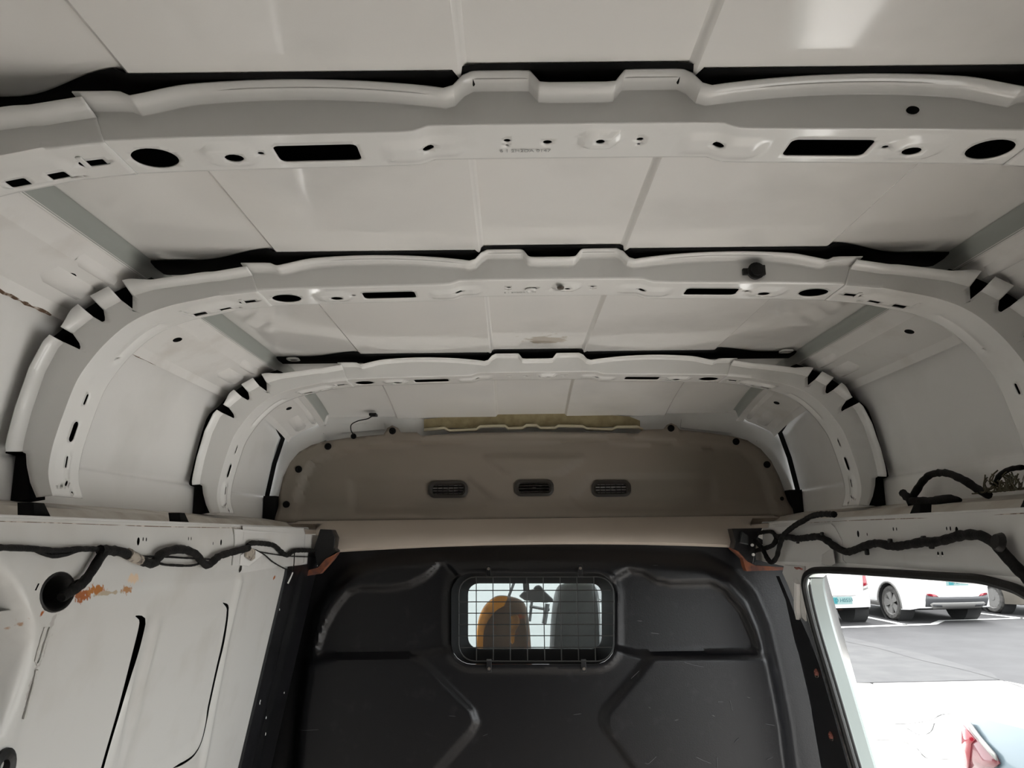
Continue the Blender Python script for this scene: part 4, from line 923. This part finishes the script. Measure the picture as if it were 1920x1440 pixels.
class Car:
    def __init__(s, name, label, loc, heading, L, Wd, prof_top, belt, r, axles, clear, m, spokes=5, wd=.22, rear_low=.3):
        s.root = empty(name, label, 'car', (0, 0, -Z0)); s.Wd = Wd; s.belt = belt; s.L = L
        WLOC[s.root.name] = Vector((0, 0, 0)); a = heading-math.pi/2
        s.root.location = (loc[0], loc[1], .0); s.root.rotation_euler = (0, 0, a); s.r = r
        out = []
        out.append((.10, rear_low)); out += prof_top; out.append((L-.05, clear+.05)); out.append((L-.12, clear))
        ra = r+.055
        for ya in sorted(axles, reverse=True):
            th0 = math.asin(max(-1, min(1, (clear-r)/ra)))
            out += [(ya+ra*math.cos(t), r+ra*math.sin(t)) for t in np.linspace(th0, math.pi-th0, 16)]
        out.append((.25, clear+.02))
        s.out = out
        for sd in (-1, 1):
            V, Fc = sheet(out, [], .09, lambda q: np.c_[sd*s.w(q[:, 0], q[:, 1]), q[:, 0], q[:, 1]])
            obj('body_side', V, Fc, m, s.root, ang=40, rel=False)
        b = MB(); n = len(prof_top)+3; top = out[:n]; tp = []
        for i in range(n-1):
            p, q = np.array(top[i]), np.array(top[i+1]); k = max(1, int(np.linalg.norm(q-p)/.12)); tp += [p+(q-p)*j/k for j in range(k)]
        tp.append(np.array(top[-1])); rows = []
        for p in tp:
            w = float(s.w(np.array([p[0]]), np.array([p[1]]))[0]); row = []
            for f in np.linspace(-1, 1, 13):
                bul = (1-f*f); y = p[0]-.10*bul*max(0, 1-p[0]/.5)+.12*bul*max(0, 1-(L-p[0])/.5); z = p[1]+.03*bul*(p[1] > belt-.1)
                row.append((f*w, y, z))
            rows.append(row)
        b.grid(rows).go('body_shell', m, s.root, ang=30, rel=False)
        MB().box((0, L/2, clear+.03), (Wd-.24, L-.7, .06)).go('underbody', m_dark, s.root, rel=False)
        for ya in axles:
            for sd in (-1, 1):
                MB().lathe((sd*(Wd/2-.012), ya, r), [(r+.052, 0), (r+.05, -sd*.3), (0.02, -sd*.3)], (1, 0, 0), 24).go('wheel_well', m_dark, s.root, rel=False)
                wheel(s.root, 'wheel', (sd*(Wd/2-.035), ya, r), r, wd, sd, spokes)
    def w(s, y, z):
        return s.Wd/2-.22*np.maximum(0, 1-y/.45)**2-.26*np.maximum(0, 1-(s.L-y)/.7)**2-.30*np.maximum(0, z-s.belt)-.05*np.maximum(0, .45-z)
    def back(s, z, x=0, off=.0):    # y of the rear face at height z
        pts = [(p[1], p[0]) for p in s.out[:6]]; pts.sort(); y = np.interp(z, [p[0] for p in pts], [p[1] for p in pts])
        w = float(s.w(np.array([y]), np.array([z]))[0]); f = min(1, abs(x)/w); return float(y-.10*(1-f*f)*max(0, 1-y/.5)-off)
    def panel(s, name, L, m, off=.006, th=.03, label=None):
        """rear-face piece given as (x,z) points"""
        V, Fc = sheet(L, [], .07, lambda q: np.array([(x, s.back(z, x, off), z) for x, z in q]))
        return tag(obj(name, V, Fc, m, s.root, rel=False, solid=.012), label)
    def side_panel(s, name, sd, L, m, off=.006, label=None):
        V, Fc = sheet(L, [], .07, lambda q: np.c_[sd*(s.w(q[:, 0], q[:, 1])+off), q[:, 0], q[:, 1]])
        return tag(obj(name, V, Fc, m, s.root, rel=False, solid=.010), label)
    def plate(s, z, txt, x=0, h=.14):
        y = s.back(z, x, .015)
        pb = MB().box((x, y, z), (.46, .012, h)).go('licence_plate', m_plate, s.root, rel=False)
        MB().box((x-.13, y-.007, z), (.10, .002, h*.8)).go('plate_emblem', m_teal, pb, rel=False)
        cu = text('plate_text', txt, h*.72, m_plink, pb, (x+.06, y-.008, z-Z0), (1, 0, 0), (0, 0, 1))
# white SUV parked nose-in
ax1 = az(1683, 1162, GZ); hd = math.radians(95)
Rr = np.array([math.sin(hd), -math.cos(hd)]); Fw = np.array([math.cos(hd), math.sin(hd)])
SW, SA = 1.76, .90
base = ax1[:2]+Rr*(SW/2-.14)-Fw*SA
suv = Car('suv', 'white SUV with a grey lower rear bumper parked nose-in, seen through the door opening', base, hd, 4.6, SW,
          [(.02, .42), (.0, .62), (.04, .80), (.06, 1.0), (.30, 1.42), (.55, 1.62), (1.2, 1.70), (2.4, 1.68), (3.3, 1.12), (4.3, .98), (4.55, .75), (4.6, .5)], 1.02, .345, (SA, SA+2.70), .24, m_cwhite, 5, .23, .30)
suv.panel('lower_bumper', [(-.64, .33), (.64, .33), (.655, .46), (.645, .56), (.50, .52), (-.50, .52), (-.645, .56), (-.655, .46)], m_cgrey, .012, .04, 'dark grey lower bumper')
suv.panel('skid_plate', [(-.50, .29), (.50, .29), (.58, .38), (.53, .41), (-.53, .41), (-.58, .38)], m_alloy, .030, .05, 'silver skid plate')
for sd in (-1, 1):
    suv.panel('exhaust_trim', [(sd*.34, .33), (sd*.52, .34), (sd*.52, .375), (sd*.36, .365)], m_cgrey, .042, .02)
    suv.panel('reflector', [(sd*.42, .525), (sd*.62, .545), (sd*.64, .585), (sd*.48, .575)], m_red, .016, .03, 'red rear reflector')
    suv.panel('tail_lamp', [(sd*.45, .96), (sd*.64, .93), (sd*.64, 1.06), (sd*.42, 1.05)], m_red, .01, .05, 'red tail lamp')
    suv.side_panel('arch_trim', sd, [(SA+(.345+a)*math.cos(t), .345+(.345+a)*math.sin(t)) for a, T in ((.055, np.linspace(-.2, math.pi+.2, 18)), (.10, np.linspace(math.pi+.2, -.2, 18))) for t in T], m_alloy, .008, 'grey wheel arch trim')
    suv.side_panel('side_window', sd, [(.75, 1.08), (3.1, 1.08), (2.5, 1.5), (1.0, 1.52)], m_glassd)
    suv.side_panel('sill_trim', sd, [(1.35, .26), (3.2, .26), (3.2, .36), (1.35, .36)], m_alloy, .006)
suv.panel('rear_window', [(-.62, 1.08), (.62, 1.08), (.52, 1.40), (-.52, 1.40)], m_glassd, .004, .03)
suv.plate(.80, 'A 8F0 27', 0)
# white van-like car at the left
c = az(1606, 1164, GZ); hd = math.radians(97); Rr = np.array([math.sin(hd), -math.cos(hd)]); Fw = np.array([math.cos(hd), math.sin(hd)])
base = c[:2]-Rr*(1.68/2-.10)-Fw*.72
van = Car('small_van', 'white small van with a vertical red tail lamp and green plate, beside the door post', base, hd, 4.2, 1.68,
          [(.0, .45), (-.01, .7), (.02, .95), (.06, 1.25), (.22, 1.80), (.5, 1.88), (2.8, 1.85), (3.5, 1.2), (4.1, .95), (4.2, .6)], 1.05, .31, (.72, 3.3), .27, m_cwhite, 5, .19, .33)
for sd in (-1, 1):
    van.panel('tail_lamp', [(sd*.50, .74), (sd*.61, .76), (sd*.585, .98), (sd*.53, .98)], m_red, .012, .05, 'vertical red tail lamp')
    van.panel('lamp_foot', [(sd*.49, .66), (sd*.61, .69), (sd*.61, .755), (sd*.50, .735)], m_clear, .012, .05)
    van.side_panel('side_window', sd, [(.4, 1.15), (3.0, 1.15), (2.6, 1.65), (.5, 1.7)], m_glassd)
van.panel('rear_window', [(-.6, 1.18), (.6, 1.18), (.55, 1.65), (-.55, 1.65)], m_glassd, .004, .03)
van.panel('plate_garnish', [(-.45, .565), (.30, .565), (.30, .58), (-.45, .58)], m_alloy, .012, .02)
van.plate(.485, 'D H0559', -.03)
MB().tube([(-.6, .72, .30), (.6, .72, .30)], .05, 8).tube([(.25, .50, .27), (.58, .60, .30)], .03, 8).go('rear_axle', m_rust, van.root, rel=False)
# champagne saloon at the right
c = az(1868, 1149, GZ); hd = math.radians(98); Rr = np.array([math.sin(hd), -math.cos(hd)]); Fw = np.array([math.cos(hd), math.sin(hd)])
base = c[:2]+Rr*(1.82/2-.08)-Fw*1.05
sal = Car('saloon_car', 'champagne coloured saloon car with a many-spoked wheel, right of the white SUV', base, hd, 4.8, 1.82,
          [(.02, .42), (.0, .62), (.06, .85), (.14, 1.04), (.75, 1.10), (1.5, 1.43), (2.6, 1.45), (3.5, 1.02), (4.5, .88), (4.75, .65), (4.8, .45)], .98, .325, (1.05, 3.85), .22, m_cbeige, 15, .215, .28)
for sd in (-1, 1):
    sal.panel('tail_lamp', [(sd*.4, .82), (sd*.67, .80), (sd*.67, .95), (sd*.4, .95)], m_red, .01, .05, 'red tail lamp')
    sal.side_panel('side_window', sd, [(1.2, 1.06), (3.3, 1.05), (2.6, 1.38), (1.6, 1.38)], m_glassd)
sal.plate(.55, 'K 6120', 0)
# silver-blue car close by, its tail turned towards the van, only the left rear corner in view
hd = math.radians(16)
near = Car('saloon_car', 'silver blue car with a red pointed tail lamp close to the door, bottom right', (2.21, 3.14), hd, 4.4, 1.8,
           [(.0, .45), (-.03, .65), (-.02, .88), (.02, .96), (.10, .985), (.62, 1.01), (1.35, 1.38), (2.3, 1.43), (3.2, 1.02), (4.2, .86), (4.35, .65), (4.4, .45)], .90, .32, (.98, 3.5), .22, m_cblue, 10, .21, .3)
near.panel('tail_lamp', [(-.675, .925), (-.66, .75), (-.64, .735), (-.55, .765), (-.46, .80), (-.43, .825), (-.45, .85), (-.55, .895), (-.64, .93)], m_red2, .012, .03, 'dark red pointed tail lamp')
near.panel('lamp_reflector', [(-.675, .92), (-.66, .75), (-.64, .74), (-.62, .80), (-.60, .86), (-.57, .885), (-.64, .91)], m_red, .020, .02, 'bright red outer lamp section')
near.panel('lamp_top', [(-.66, .935), (-.60, .905), (-.50, .865), (-.435, .835), (-.45, .86), (-.55, .905), (-.63, .94)], m_clear, .018, .02, 'pale upper edge of the lamp')
near.panel('tail_lamp', [(.675, .925), (.66, .75), (.64, .735), (.55, .765), (.43, .825), (.45, .85), (.55, .895), (.64, .93)], m_red2, .012)
for sd in (-1, 1): near.side_panel('side_window', sd, [(1.2, 1.03), (3.1, 1.02), (2.5, 1.34), (1.6, 1.35)], m_glassd)
rw = MB().grid([[(x*(1-.1*t), .66+.62*t, 1.032+.31*t+.03*(1-x*x/.36)+.006) for x in np.linspace(-.6, .6, 9)] for t in np.linspace(0, 1, 6)])
rw.go('rear_window', m_glassd, near.root, rel=False)
